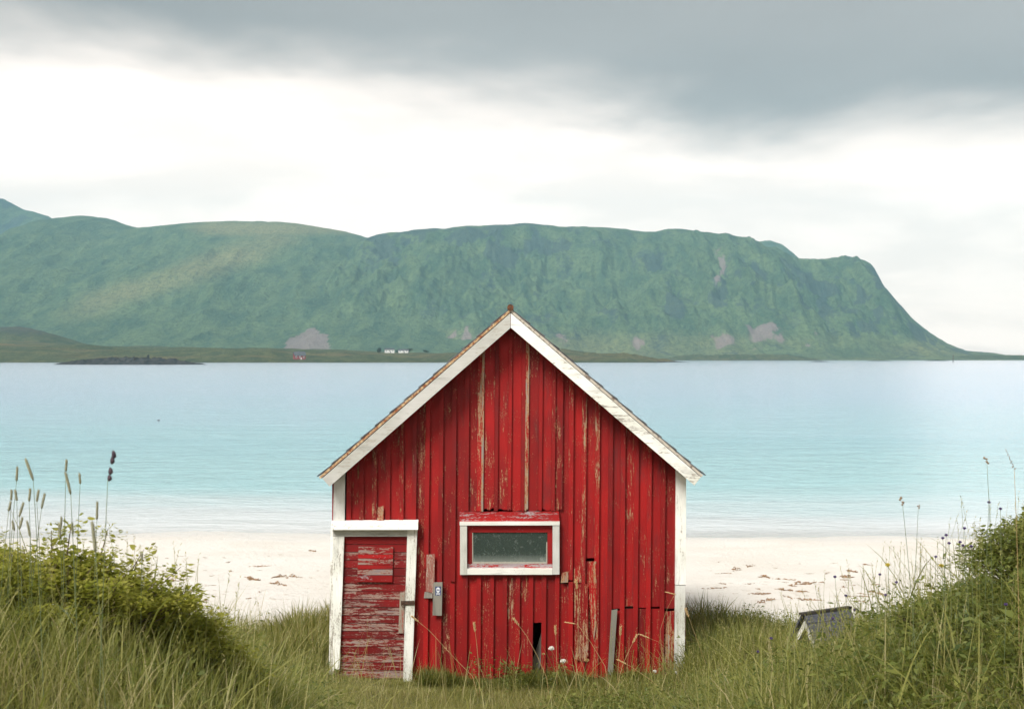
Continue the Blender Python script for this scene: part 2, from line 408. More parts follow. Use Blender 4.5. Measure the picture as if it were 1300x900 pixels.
t.put(mx.inputs[1], tr); t.put(mx.inputs[2], bs); t.put(out.inputs[0], mx)
ys = np.array([33.0, 45, 60, 100, 200, 500, 1200, 3000, 4500, 6200.0]); xs = np.linspace(-4500, 4500, 12)
X, Y = np.meshgrid(xs, ys)
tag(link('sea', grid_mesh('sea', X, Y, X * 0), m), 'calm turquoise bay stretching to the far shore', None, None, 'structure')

# ================================================================== hills across the bay
def hill_material(name, g0, g1, yellow, rock, scree, sc=1.0):
    m, t, out = material(name)
    co = t.new('ShaderNodeTexCoord').outputs['Object']
    big = t.noise(co, 0.0022 * sc, 5, 0.6, 0.4)
    mid = t.noise(t.vmath('MULTIPLY', co, (0.022 * sc, 0.006 * sc, 0.012 * sc)), 1.0, 6, 0.65, 0.5)
    fine = t.noise(co, 0.09 * sc, 4, 0.65)
    c = t.mix(t.step(mid, 0.32, 0.68), g0, g1)
    c = t.mix(t.math('MULTIPLY', t.step(t.math('ADD', t.attr('dry'), t.math('MULTIPLY', t.math('SUBTRACT', big, 0.5), 0.7)), 0.25, 0.75), 0.75), c, yellow)
    vfine = t.noise(t.vmath('MULTIPLY', co, (0.20 * sc, 0.07 * sc, 0.10 * sc)), 1.0, 5, 0.7, 0.6)
    c = t.mix(t.math('MULTIPLY', t.step(fine, 0.42, 0.66), 0.55), c, tuple(v * 0.42 for v in g0))
    c = t.mix(t.math('MULTIPLY', t.step(vfine, 0.54, 0.66), 0.6), c, tuple(v * 0.45 for v in g0))
    c = t.mix(t.math('MULTIPLY', t.math('SUBTRACT', 1.0, t.step(vfine, 0.34, 0.46)), 0.4), c, tuple(v * 1.3 for v in g1))
    rk = t.step(t.math('ADD', t.attr('rock'), t.math('MULTIPLY', t.math('SUBTRACT', fine, 0.5), 0.9)), 0.35, 0.62)
    c = t.mix(t.math('MULTIPLY', rk, 0.62), c, t.mix(fine, rock, tuple(v * 1.7 for v in rock)))
    sr = t.step(t.math('ADD', t.attr('scree'), t.math('MULTIPLY', t.math('SUBTRACT', fine, 0.5), 0.7)), 0.30, 0.68)
    c = t.mix(t.math('MULTIPLY', sr, 0.75), c, t.mix(fine, scree, tuple(v * 0.6 for v in scree)))
    bs = t.new('ShaderNodeBsdfPrincipled', None, Roughness=1.0)
    bs.inputs['Specular IOR Level'].default_value = 0.1
    t.put(bs.inputs['Base Color'], c)
    t.put(bs.inputs['Normal'], t.bump(t.math('ADD', fine, t.math('ADD', mid, t.math('MULTIPLY', vfine, 0.6))), 0.9, 7.0 / sc))
    t.put(out.inputs[0], bs)
    return m
M_HILL = hill_material('green_mountain', (0.052, 0.098, 0.054), (0.135, 0.190, 0.086), (0.30, 0.27, 0.12), (0.030, 0.042, 0.050), (0.34, 0.25, 0.25))
M_LOW = hill_material('low_shore_land', (0.045, 0.065, 0.028), (0.125, 0.135, 0.058), (0.27, 0.175, 0.09), (0.055, 0.055, 0.055), (0.18, 0.15, 0.13), 3.0)

def mountain(name, label, pts, yr, y0, y1, seed, gul=40.0, nx=420, ny=170, scars=(), screes=(), dryf=None, crag=0.5, steep=0.75, taper=0.0, lump=1.0):
    """ridge profile pts (photo px, row) standing at distance yr; slope from y0 up to the ridge and down to y1"""
    P = np.array(pts, float)
    px = (P[:, 0] - 650) * yr / F; pz = ZC - (P[:, 1] - HZ) * yr / F
    xs = np.linspace(px[0], px[-1], nx)
    v = np.concatenate([np.linspace(0, 1, ny), np.linspace(1, 2, 24)[1:]])
    R = np.maximum(np.interp(xs, px, pz), 0)
    R = R + (fbm(xs / 60.0, xs * 0, 4, seed + 3) - 0.5) * 7 * np.clip(R / 150, 0, 1)
    Xg, Vg = np.meshgrid(xs, v)
    Rg = np.repeat(R[None], len(v), 0)
    shore = y0 + 160 * (fbm(xs / 420.0, xs * 0 + 4, 3, seed + 8) - 0.5)
    shore = np.broadcast_to(shore, xs.shape)
    Yg = np.where(Vg <= 1, shore[None] + (yr - shore[None]) * Vg, yr + (y1 - yr) * (Vg - 1))
    tt = np.where(Vg <= 1, Vg, 2 - Vg)
    Xg = Xg * (1 - taper * sstep(500, 1000, Xg) * (1 - tt))
    f = (1 - steep) * tt + steep * tt * tt * (3 - 2 * tt)
    env = np.clip(4 * f * (1 - f), 0, 1)
    warp = 60 * (fbm(Xg / 300, Yg / 300, 3, seed + 1) - 0.5)
    g = ridged((Xg + warp) / 260, Yg / 900, 5, seed) - 0.62
    n = fbm(Xg / 130, Yg / 130, 5, seed + 2) - 0.5
    g2 = ridged((Xg + warp * 0.6) / 85, Yg / 330, 4, seed + 51) - 0.62
    n2 = fbm(Xg / 38, Yg / 55, 4, seed + 53) - 0.5
    Z = Rg * f + env * np.clip(Rg / 200, 0, 1) * (gul * 2.2 * g + gul * 0.9 * n + gul * 1.15 * g2 * lump + gul * 0.8 * n2 * lump)
    Z = np.maximum(Z, np.where(Vg < 0.02, -2, 0.2 * tt * np.minimum(Rg, 30)))
    crk = fbm((Xg + warp) / 46, Yg / 120, 5, seed + 21, 0.6)
    zone = fbm(Xg / 260, Yg / 420, 3, seed + 23)
    rock = sstep(0.44, 0.58, crk) * sstep(0.60 - 0.22 * crag, 0.74 - 0.22 * crag, zone) * sstep(0.15, 0.4, f) * 0.9
    rock = np.maximum(rock * min(1, crag * 2.5), sstep(0.57, 0.66, crk) * 0.8 * crag)
    scree = np.zeros_like(Z); dry = np.zeros_like(Z)
    PX = 650 + Xg / Yg * F; PY = HZ - (Z - ZC) / Yg * F
    frag = sstep(0.36, 0.58, fbm((Xg + warp) / 30, Yg / 85, 4, seed + 41, 0.6))
    for (cx, cy_, rx, ry, a, kind) in list(scars) + list(screes):
        wobx = (fbm(Xg / 70, Yg / 120, 4, seed + 31) - 0.5) * 46 + (fbm(Xg / 22, Yg / 50, 3, seed + 33) - 0.5) * 16
        woby = (fbm(Xg / 60, Yg / 90, 4, seed + 37) - 0.5) * 22
        e = 1.6 * np.exp(-(((PX - cx + wobx) / rx) ** 2 + ((PY - cy_ + woby) / ry) ** 2)) * a
        if kind == 'r': rock = np.maximum(rock, e * frag)
        elif kind == 'q': scree = np.maximum(scree, np.where((PY > np.interp(PX, [355, 366, 380, 392, 402, 406, 415, 420], [450, 432, 424, 417, 416, 424, 424, 450]) + woby * 0.12), 1.0, 0.0))
        else: scree = np.maximum(scree, e * (0.25 + 0.75 * frag))
    if dryf is not None: dry = dryf(PX, PY)
    me = grid_mesh(name, Xg, Yg, Z)
    add_attr(me, 'rock', np.clip(rock, 0, 1)); add_attr(me, 'scree', np.clip(scree, 0, 1)); add_attr(me, 'dry', np.clip(dry, 0, 1))
    o = link(name, me, M_HILL)
    return tag(o, label, None, None, 'structure')

mountain('mountain', 'dark peak at the far left behind the green hill',
         [(-420, 420), (-300, 350), (-180, 300), (-80, 268), (-20, 250), (5, 253), (30, 266), (62, 274), (80, 288), (120, 320), (180, 370), (260, 440), (280, 460)],
         5200, 3900, 6000, 3, 60, 260, 90, crag=0.9)
def dryB(px, py):
    d = np.exp(-((py - (292 + (400 - px) * 0.33)) / 24.0) ** 2) * sstep(20, 140, px) * (1 - sstep(330, 440, px)) * 0.42
    top = np.exp(-((py - 290) / 10.0) ** 2) * sstep(200, 280, px) * 0.6
    return 0.15 + np.maximum(d, top)
mountain('mountain', 'rounded green hill with a pale yellow grassy top',
         [(-500, 440), (-380, 400), (-200, 370), (-60, 358), (0, 345), (40, 316), (68, 290), (84, 277), (110, 274), (135, 277), (160, 285), (182, 291), (215, 288), (255, 283), (300, 280),
          (350, 281), (400, 287), (440, 295), (470, 303), (520, 318), (580, 345), (640, 380), (700, 430), (730, 456)],
         4300, 2500, 5500, 14, 32, 480, 150, dryf=dryB, crag=0.12, steep=0.7, lump=0.28,
         scars=[(300, 355, 9, 3.5, 0.4, 'r'), (340, 357, 8, 3.5, 0.36, 'r'), (280, 378, 9, 3, 0.34, 'r')],
         screes=[(389, 428, 25, 13, 1.0, 'q')])
def dryC(px, py):
    return 0.12 + 0.35 * sstep(395, 440, py)
mountain('mountain', 'long flat topped green mountain with crags ending in a headland',
         [(396, 460), (404, 432), (416, 402), (432, 362), (452, 322), (468, 304), (485, 298), (500, 295), (530, 292), (560, 290), (600, 287), (640, 285), (665, 283), (690, 285),
          (720, 288), (760, 289), (795, 292), (830, 295), (845, 292), (862, 291), (880, 294), (905, 297), (935, 300), (950, 308), (970, 316), (990, 321), (1008, 328), (1025, 331),
          (1050, 329), (1085, 327), (1098, 332), (1108, 341), (1118, 358), (1135, 380), (1155, 402), (1180, 424), (1200, 437), (1222, 445), (1260, 448), (1285, 453), (1330, 456)],
         4000, 2750, 5200, 27, 54, 640, 180, dryf=dryC, crag=0.6, steep=0.8, taper=0.27, lump=0.85,
         scars=[(860, 385, 14, 18, 0.9, 'r'), (915, 365, 12, 24, 0.9, 'r'), (1105, 415, 30, 12, 0.9, 'r'), (840, 330, 28, 14, 0.7, 'r'), (500, 330, 16, 14, 0.7, 'r'),
                (1010, 350, 16, 14, 0.6, 'r'), (690, 400, 20, 8, 0.5, 'r'), (955, 345, 20, 16, 0.7, 'r'), (760, 395, 24, 9, 0.5, 'r')],
         screes=[(447, 426, 22, 11, 0.9, 's'), (815, 437, 9, 10, 0.8, 's'), (910, 432, 14, 12, 0.8, 's'), (965, 425, 14, 18, 0.9, 's'), (1030, 425, 12, 12, 0.7, 's'),
                 (722, 432, 10, 9, 0.8, 's'), (600, 425, 10, 14, 0.6, 's'), (560, 428, 8, 12, 0.6, 's'), (912, 340, 5, 26, 0.7, 's')])
mountain('mountain', 'small green knob peeping over the long mountain ridge',
         [(920, 330), (945, 312), (960, 306), (978, 305), (992, 310), (1004, 320), (1030, 345), (1060, 400)], 5200, 4300, 5900, 41, 20, 90, 40, crag=0.2)

# low farmland along the far shore
def low_h(x, y):
    px = 650 + x / y * F
    base = np.interp(x, [-1400, -900, -520, -470, -380, -250, -180, -110, -60, -30, 40, 110, 170], [26, 22, 20, 17, 15, 14, 11, 9, 10, 17, 15, 8, -3])
    d = np.clip((y - 1360 - 30 * (fbm(x / 90.0, x * 0, 3, 77) - 0.5)) / 420.0, -0.1, 1)
    z = base * (1 - (1 - np.clip(d, 0, 1)) ** 2.2) + np.where(d < 0, d * 30, 0)
    z = z + (fbm(x / 70, y / 90, 4, 55) - 0.5) * 9 * sstep(0.0, 0.3, d)
    return z
xs = np.linspace(-1400, 200, 420); ys = np.linspace(1310, 2700, 120)
X, Y = np.meshgrid(xs, ys); Z = low_h(X, Y)
KN = np.exp(-(np.abs(X + 760) / 118) ** 5 - ((Y - 2050) / 130) ** 2)
Z = Z + (27 + 9 * (fbm(X / 40, Y / 60, 4, 12) - 0.5)) * KN      # wooded knoll at the left
me = grid_mesh('shore_land', X, Y, Z)
add_attr(me, 'rock', 0.75 * np.clip(1 - Z / 1.6, 0, 1) + 0.7 * KN); add_attr(me, 'scree', Z * 0)
add_attr(me, 'dry', (0.15 + 0.9 * (fbm(X / 160, Y / 60, 4, 91) - 0.3)) * (1 - KN))
tag(link('shore_land', me, M_LOW), 'low brown green farmland along the far shore', None, None, 'structure')

def islet(name, label, cx, cy, rx, ry, hmax, seed, n=90, m=40, mat=M_LOW, dry=0.3, rock=0.2, spiky=0.5):
    xs = np.linspace(-1.15, 1.15, n); ys = np.linspace(-1.15, 1.15, m)
    U, V = np.meshgrid(xs, ys)
    r2 = np.hypot(U, V)
    e = np.clip(1 - r2 ** 2, -0.4, 1)
    nz = fbm(U * 3.1 + seed, V * 2.1, 4, seed)
    rg = ridged(U * 6.0, V * 3.0, 4, seed + 4)
    Z = hmax * (np.sign(e) * np.abs(e) ** 0.8) * (0.35 + 0.9 * nz + spiky * (rg - 0.6))
    Z = np.where(e < 0, e * hmax * 0.8 - 0.3, Z)
    me = grid_mesh(name, cx + U * rx, cy + V * ry, Z, smooth=False)
    add_attr(me, 'rock', np.full(Z.size, rock) + (Z.ravel() < 1.0) * 0.5); add_attr(me, 'scree', Z * 0); add_attr(me, 'dry', np.full(Z.size, dry))
    return tag(link(name, me, mat), label, None, None, 'structure')
M_SKERRY = simple('skerry_rock', (0.012, 0.015, 0.018), (0.050, 0.050, 0.048), 0.35, 0.95, 0.8, 1.0)
islet('skerry', 'dark jagged rock skerry low in the water at left', (165 - 650) / F * 965, 965, 52, 13, 4.8, 8, 150, 40, M_SKERRY, spiky=1.3)
islet('headland', 'low green headland right behind the hut roof', (770 - 650) / F * 1560, 1590, 82, 70, 10.5, 15, dry=0.45)
islet('headland', 'flat green spit below the mountain foot', (945 - 650) / F * 2500, 2560, 150, 80, 14, 22, dry=0.3)
islet('headland', 'long low green point at the right horizon', (1290 - 650) / F * 2900, 3000, 210, 90, 11, 24, dry=0.3)
for px, d, rx, lab in ((1040, 1650, 11, 'small flat dark rock in the water under the mountain'), (1116, 2200, 20, 'flat dark rock awash nearest below the craggy cliff'),
                       (1190, 2200, 20, 'flat dark rock awash left of the marker pole'), (840, 1500, 30, 'thin dark reef trailing off the low headland')):
    islet('skerry', lab, (px - 650) / F * d, d, rx, 8, 1.1, int(px), 40, 16, M_SKERRY)

# ================================================================== far buildings and trees
M_FW = simple('white_house_paint', (0.74, 0.74, 0.72), (0.80, 0.80, 0.78), 0.5, 0.7, 0)
M_FR = simple('red_house_paint', (0.24, 0.045, 0.045), (0.30, 0.055, 0.05), 0.5, 0.7, 0)
M_FROOF = simple('far_roof', (0.07, 0.075, 0.085), (0.10, 0.10, 0.11), 0.5, 0.8, 0)
M_FGL = simple('far_window_glass', (0.06, 0.07, 0.08), (0.10, 0.11, 0.12), 1.0, 0.2, 0, spec=0.6)
M_FTRIM = simple('far_window_trim', (0.78, 0.78, 0.76), (0.82, 0.82, 0.8), 1.0, 0.7, 0)
def far_house(name, label, px, d, w, dep, wall, roof, rz, mat, n_win, chimney=True):
    x = (px - 650) / F * d; z = float(low_h(np.array(x), np.array(float(d))))
    r = thing(name, label, 'house', (x, d, z - 0.2), rz)
    b = MB(); b.box(-w / 2, w / 2, -dep / 2, dep / 2, -1.5, wall)
    for s in (-1, 1):
        b.add([(s * w / 2, -dep / 2, wall), (s * w / 2, dep / 2, wall), (s * w / 2, 0, wall + roof)], [(0, 1, 2)] if s > 0 else [(0, 2, 1)])
    b.build('wall', mat, r)
    b = MB(); o_ = 0.4; hw = dep / 2 + o_; sl = roof / (dep / 2)
    for s in (-1, 1):
        y1_, z1_ = s * hw, wall - o_ * sl
        pts = [(-w / 2 - o_, 0, wall + roof), (w / 2 + o_, 0, wall + roof), (w / 2 + o_, y1_, z1_), (-w / 2 - o_, y1_, z1_)]
        b.add([(p[0], p[1], p[2] + 0.04) for p in pts] + [(p[0], p[1], p[2] + 0.25) for p in pts],
              [(0, 1, 2, 3), (7, 6, 5, 4), (0, 4, 5, 1), (1, 5, 6, 2), (2, 6, 7, 3), (3, 7, 4, 0)])
    rf = b.build('roof', M_FROOF, r)
    if chimney:
        b = MB(); b.box(-0.4, 0.4, -0.4, 0.4, wall + roof - 0.3, wall + roof + 1.1); b.build('chimney', M_FROOF, rf)
    for i in range(n_win):
        xx = -w / 2 + w * (i + 0.5) / n_win
        b = MB(); b.box(xx - 0.75, xx + 0.75, -dep / 2 - 0.08, -dep / 2 - 0.005, wall * 0.42, wall * 0.42 + 1.7)
        f_ = b.build('window', M_FTRIM, r)
        b = MB(); b.box(xx - 0.5, xx + 0.5, -dep / 2 - 0.13, -dep / 2 - 0.085, wall * 0.42 + 0.25, wall * 0.42 + 1.45)
        b.build('pane', M_FGL, f_)
    b = MB(); b.box(w * 0.1 - 0.5, w * 0.1 + 0.5, -dep / 2 - 0.08, -dep / 2 - 0.005, 0, 2.0); b.build('door', M_FTRIM if mat == M_FR else M_FROOF, r)
    return r
far_house('far_house', 'small red house with white windows on the far shoreline', 380, 1410, 11.0, 7.5, 4.2, 3.4, 0.35, M_FR, 3)
far_house('far_house', 'white house with chimney beside the round dark tree, left of the white pair', 494.5, 1700, 11.5, 7, 4.0, 1.6, 0.1, M_FW, 3)
far_house('far_house', 'low white house right of the pair on the far shore', 512.5, 1700, 11.5, 7, 3.2, 1.4, -0.1, M_FW, 3, False)
M_FTREE = leaf_material('far_tree_leaves', [(0.0, (0.012, 0.022, 0.012)), (1.0, (0.05, 0.075, 0.03))], 0.15)
def leaf_cloud(n, centre, radii, size, rng, lumps=7):
    c = rng.normal(size=(lumps, 3)); c /= np.linalg.norm(c, axis=1)[:, None]; c *= rng.uniform(0.2, 0.62, (lumps, 1))
    which = rng.integers(0, lumps, n)
    p = rng.normal(size=(n, 3)); p /= np.linalg.norm(p, axis=1)[:, None]; p *= rng.uniform(0.2, 1, (n, 1)) ** 0.4 * rng.uniform(0.34, 0.5, lumps)[which][:, None]
    P = (c[which] + p) * np.array(radii) + np.array(centre)
    a = rng.normal(size=(n, 3)); a /= np.linalg.norm(a, axis=1)[:, None]
    b_ = np.cross(a, rng.normal(size=(n, 3))); b_ /= np.linalg.norm(b_, axis=1)[:, None]
    s = size * rng.uniform(0.6, 1.4, (n, 1))
    V = np.stack([P - a * s, P + b_ * s * 0.5, P + a * s, P - b_ * s * 0.5], 1).reshape(-1, 3)
    q = np.arange(4 * n).reshape(-1, 4)
    return V, q, np.repeat(rng.uniform(0, 1, n), 4)
for px, d, rx, h, lab in ((481, 1690, 3.6, 6.2, 'round dark tree beside the white farmhouse across the bay'), (505, 1712, 3.2, 3.8, 'dark low tree between the two white houses'),
                          (519, 1716, 5.0, 5.6, 'spreading dark tree behind the right white house'), (541, 1735, 4.0, 3.4, 'lone dark bush right of the white houses')):
    x = (px - 650) / F * d; z = float(low_h(np.array(x), np.array(float(d))))
    r = thing('far_tree', lab, 'tree', (x, d, z), 0)
    V, q, tn = leaf_cloud(700, (0, 0, h * 0.6), (rx * 1.15, rx * 1.15, h * 0.55), 0.55, RNG)
    me = mesh_np('crown', V, None, q); add_attr(me, 'tint', tn); link('crown', me, M_FTREE, r)
    b = MB(); b.tube([(0, 0, -0.5), (0.1, 0, h * 0.3), (0, 0.1, h * 0.7)], [0.35, 0.25, 0.1], 6); b.build('trunk', M_BARK, r)
# stone cairn on the skerry, marker pole, sea bird
x = (188 - 650) / F * 965
r = thing('stone_cairn', 'tiny dark cairn standing on top of the left skerry', 'cairn', (x, 965, 3.2), 0)
zz = 0
for i, (w_, h_) in enumerate(((1.2, 1.0), (1.0, 1.0), (0.85, 0.9), (0.6, 0.7))):
    b = MB(); b.tube([(0, 0, zz), (0.05, 0, zz + h_ * 0.5), (0, 0, zz + h_)], [w_ * 0.9, w_, w_ * 0.75], 7); b.build('stone', M_SKERRY, r); zz += h_ * 0.97
x = (1210 - 650) / F * 1500
r = thing('marker_pole', 'thin dark sea marker pole at the right horizon', 'pole', (x, 1500, -0.6), 0)
b = MB(); b.tube([(0, 0, 0), (0, 0, 8.2)], [0.35, 0.3], 8); b.build('pole', M_IRON, r)
b = MB(); b.tube([(0, 0, 0), (0, 0, 1.0)], [1.0, 0.8], 10); b.build('footing', M_SKERRY, r)
b = MB(); b.tube([(0, 0, 7.2), (0, 0, 8.4)], [0.7, 0.1], 8); b.build('topmark', M_IRON, r)
p = pix(201, 534.5, 102.0)
r = thing('seabird', 'small dark seabird floating on the water left of the hut', 'bird', (p.x, 102.0, 0.0), 0.2); r.scale = (0.45, 0.45, 0.45)
b = MB(); b.tube([(-0.2, 0, 0.07), (-0.12, 0, 0.07), (0.0, 0, 0.07), (0.12, 0, 0.08), (0.19, 0, 0.11)], [0.02, 0.07, 0.1, 0.085, 0.03], 10)
b.tube([(0.14, 0, 0.1), (0.17, 0, 0.17), (0.2, 0, 0.22), (0.25, 0, 0.22), (0.30, 0, 0.205)], [0.04, 0.032, 0.042, 0.032, 0.006], 8)
b.build('body', M_DARKH, r, True)

# ================================================================== the red hut
D0 = 15.8
HUT = Vector(((646 - 650) * D0 / F, D0, ZC - (862 - HZ) * D0 / F))
hut = thing('red_hut', 'weathered red wooden boathouse with white trim and peeling paint on the grass', 'hut', HUT, 0)
def HP(px, py, dy=0.0):
    d = D0 + dy
    return ((px - 650) * d / F - HUT.x, ZC - (py - HZ) * d / F - HUT.z)
def part(name, mat, pts, yf, yb, peel=0.15, parent=None, dy=None, label=None):
    """prism through photo-plane points (px, py), front face at local yf"""
    q = [HP(px, py, yf if dy is None else dy) for px, py in pts]
    a = sum(q[i][0] * q[(i + 1) % len(q)][1] - q[(i + 1) % len(q)][0] * q[i][1] for i in range(len(q)))
    if a < 0: q = q[::-1]
    b = MB(); b.prism(q, yf, yb)
    o = b.build(name, mat, parent or hut)
    o['peel'] = float(peel)
    if label: o['label'] = label
    return o
DEP = 5.4
XL, XR = HP(424, 700)[0], HP(868, 700)[0]
# roof geometry in hut coordinates (front at -0.28)
YF = -0.28
def rp(px, py): return HP(px, py, YF)
APX = rp(648, 397); EL = rp(409, 606.5); ER = rp(889.5, 605)
def roof_z(x):
    """underside line of the roof"""
    return np.where(x < APX[0], APX[1] + (x - APX[0]) * (EL[1] - APX[1]) / (EL[0] - APX[0]), APX[1] + (x - APX[0]) * (ER[1] - APX[1]) / (ER[0] - APX[0]))
def sx(px, py): return px - 0.009 * (py - 750)           # the whole wall leans a little
def wall_piece(name, mat, px0, px1, py_top, py_bot, yf, yb, peel, rag=0.0, tilt=0.0, label=None):
    """upright board between two columns; py_top None = up to the roof"""
    zb = HP(0, py_bot, yf)[1]
    def xa(px, z):
        py = HZ + (ZC - z - HUT.z) * F / (D0 + yf)
        return HP(sx(px, py) + tilt * (py - 700), 0, yf)[0]
    xb0, xb1 = xa(px0, zb), xa(px1, zb)
    pts = []
    n = 5 if rag > 0 else 1
    for i in range(n + 1):
        f_ = i / n
        pts.append((xb0 + (xb1 - xb0) * f_, zb + (random.uniform(-rag, rag) if rag > 0 else 0)))
    if py_top is None:
        z1 = float(roof_z(xa(px1, 3.0))) - 0.012; z0 = float(roof_z(xa(px0, 3.0))) - 0.012
        xt1, xt0 = xa(px1, z1), xa(px0, z0)
        z1 = float(roof_z(xt1)) - 0.012; z0 = float(roof_z(xt0)) - 0.012
        pts.append((xt1, z1))
        if xt0 < APX[0] < xt1: pts.append((APX[0], APX[1] - 0.012))
        pts.append((xt0, z0))
    else:
        zt = HP(0, py_top, yf)[1]
        pts += [(xa(px1, zt), zt), (xa(px0, zt), zt)]
    b = MB(); b.prism(pts, yf, yb)
    o = b.build(name, mat, hut); o['peel'] = float(peel)
    if label: o['label'] = label
    return o
PITCH, BW = 16.62, 5.8
BAT0 = 591.0
YB0, YB1 = 0.0, 0.022          # under-boards
YT0 = -0.0345 + 0.006                   # face of the battens
HOLES_BOARD = {}
def ground_row(px):           # the row where the wall ends near the turf
    return np.interp(px, [430, 520, 600, 700, 780, 860], [866, 866, 862, 860, 858, 853])
def col_segments(px, kind):
    """rows between which a board or batten runs (top None = roof)"""
    low = float(ground_row(px)) + random.uniform(-2, 4)
    if 428 < px < 520: return [(None, 667.0 + random.uniform(-1, 1))]
    if 585 < px <= 609.5: return [(None, 649.0), (728.0, low)]
    if 609.5 < px < 707: return [(728.0, low)]                     # below the window; hatch boards above
    if 707 <= px < 716: return [(None, 735), (741, low)]
    if kind == 'board':
        if 676 < px < 688: return [(728.0, 790)]
        if 746 < px < 756: return [(None, 708), (712.5, low)]
        if 776 < px < 786: return [(None, 772), (775, low)]
        if 790 < px < 840: return [(None, 770 + random.uniform(-1, 1)), (772.5, low)]
        if 840 <= px < 850: return [(None, 772), (776, low)]
    else:
        if 536 < px < 546: return [(None, 722), (754, low)]
        if 570 < px < 580: return [(None, 738), (741, low)]
        if 718 < px < 728: return [(None, 736), (738.5, low)]
    return [(None, low)]
HATCH0, HATCH1 = 609.5, 713.0
k = -9
while True:
    cx = BAT0 + PITCH * k
    if cx > 856: break
    # batten
    if cx > 438.5:
        if not (HATCH0 < cx < HATCH1):
            for (a, b_) in col_segments(cx, 'batten'):
                j = random.uniform(-0.6, 0.6)
                pl = random.choice([0.18, 0.22, 0.26, 0.32, 0.38, 0.44])
                if 735 < cx < 765: pl = 0.42
                if a is not None and a > 735 and cx < 590: pl = 0.2
                wall_piece('batten', M_RED, cx - BW / 2 + j, min(cx + BW / 2 + j, 857.5), a, b_, YT0 + random.uniform(-0.003, 0.003), YB0 + 0.001, pl, 0.012 if b_ > 800 else 0.006, random.uniform(-0.004, 0.004))
        else:
            wall_piece('batten', M_RED, cx - BW / 2, cx + BW / 2, 728.0, float(ground_row(cx)) + random.uniform(-3, 4), YT0, YB0 + 0.001, random.choice([0.1, 0.15, 0.3]), 0.01, random.uniform(-0.003, 0.003))
    # board to the right of this batten
    x0, x1 = max(cx + 0.25, 437), min(cx + PITCH - 0.25, 858)
    mid = (x0 + x1) / 2
    if x1 - x0 > 3:
        if HATCH0 < mid < HATCH1 - 4:
            segs = [(728.0, 790.0)] if 676 < mid < 690 else [(728.0, float(ground_row(mid)) + random.uniform(-2, 4))]
        else:
            segs = col_segments(mid, 'board')
        for i, (a, b_) in enumerate(segs):
            pl = random.choice([0.2, 0.24, 0.27, 0.3, 0.34, 0.38])
            if 725 < mid < 760 and a is not None: pl = 0.46
            if 640 < mid < 650: pl = 0.45
            if a is not None and 765 < mid < 780: pl = 0.5
            if 835 < mid < 850 and a is not None: pl = 0.5
            wall_piece('board', M_RED, x0, x1, a, b_, YB0 + random.uniform(-0.002, 0.002) + (0.004 if i else 0), YB1, pl, 0.012 if b_ > 800 else 0.004, 0)
    k += 1
# raised hatch boards over the window
hx = [609.5, 612.5, 626, 631, 643, 648, 660, 665, 669.5, 682, 687, 698.5, 703.5, 713]
for i in range(len(hx) - 1):
    narrow = hx[i + 1] - hx[i] < 7
    pl = 0.20 if not narrow else 0.27
    if i in (0, 7): pl = 0.62
    y_ = -0.030 - (0.020 if narrow else 0)
    wall_piece('hatch_board' if not narrow else 'hatch_batten', M_RED, hx[i] + 0.12, hx[i + 1] - 0.12, None, 647.5 + random.uniform(-1.5, 1.5), y_, -0.004, pl + (0.1 if not narrow else 0), 0.016, 0)
# corner boards
part('corner_board', M_WHITE, [(424.3, 598), (438.0, 598), (437.4, 664), (422.8, 664)], -0.045, 0.02, 0.37)
part('corner_board', M_WHITE, [(419.6, 672), (425.5, 672), (423.2, 856), (417.4, 856)], -0.030, 0.02, 0.5)
part('corner_board', M_WHITE, [(858.2, 596), (871.2, 596), (870.6, 742), (857.2, 742)], -0.045, 0.02, 0.37)
part('corner_board', M_WHITE, [(857.3, 742.8), (870.4, 742.8), (869.0, 852), (855.6, 853)], -0.041, 0.02, 0.37)
# interior and the other walls
def side_boards(xw, sgn):
    zt = float(roof_z(np.array(xw))) - 0.03
    b = MB(); b.box(-0.011, 0.011, 0, 0.148, -0.25, zt)
    me = b.mesh('side_board'); me.materials.append(M_RED)
    b = MB(); b.box(-0.011, 0.011, 0, 0.05, -0.25, zt)
    me2 = b.mesh('side_batten'); me2.materials.append(M_RED)
    y = 0.025
    while y < DEP - 0.15:
        o = link('board', me, None, hut); o.location = (xw, y, 0); o['peel'] = random.choice([0.1, 0.2, 0.3])
        o = link('batten', me2, None, hut); o.location = (xw + sgn * 0.0225, y - 0.02, 0); o['peel'] = random.choice([0.1, 0.2, 0.3])
        y += 0.15
side_boards(XL + 0.012, -1); side_boards(XR - 0.012, 1)
b = MB()
b.prism([(XL, -0.25), (XR, -0.25), (XR, float(roof_z(np.array(XR))) - 0.03), (APX[0], APX[1] - 0.03), (XL, float(roof_z(np.array(XL))) - 0.03)], DEP - 0.03, DEP)
o = b.build('back_wall', M_RED, hut); o['peel'] = 0.2
b = MB(); b.box(XL + 0.04, XR - 0.04, 0.05, DEP - 0.05, -0.3, -0.12); b.build('floor_boards', M_INSIDE, hut)
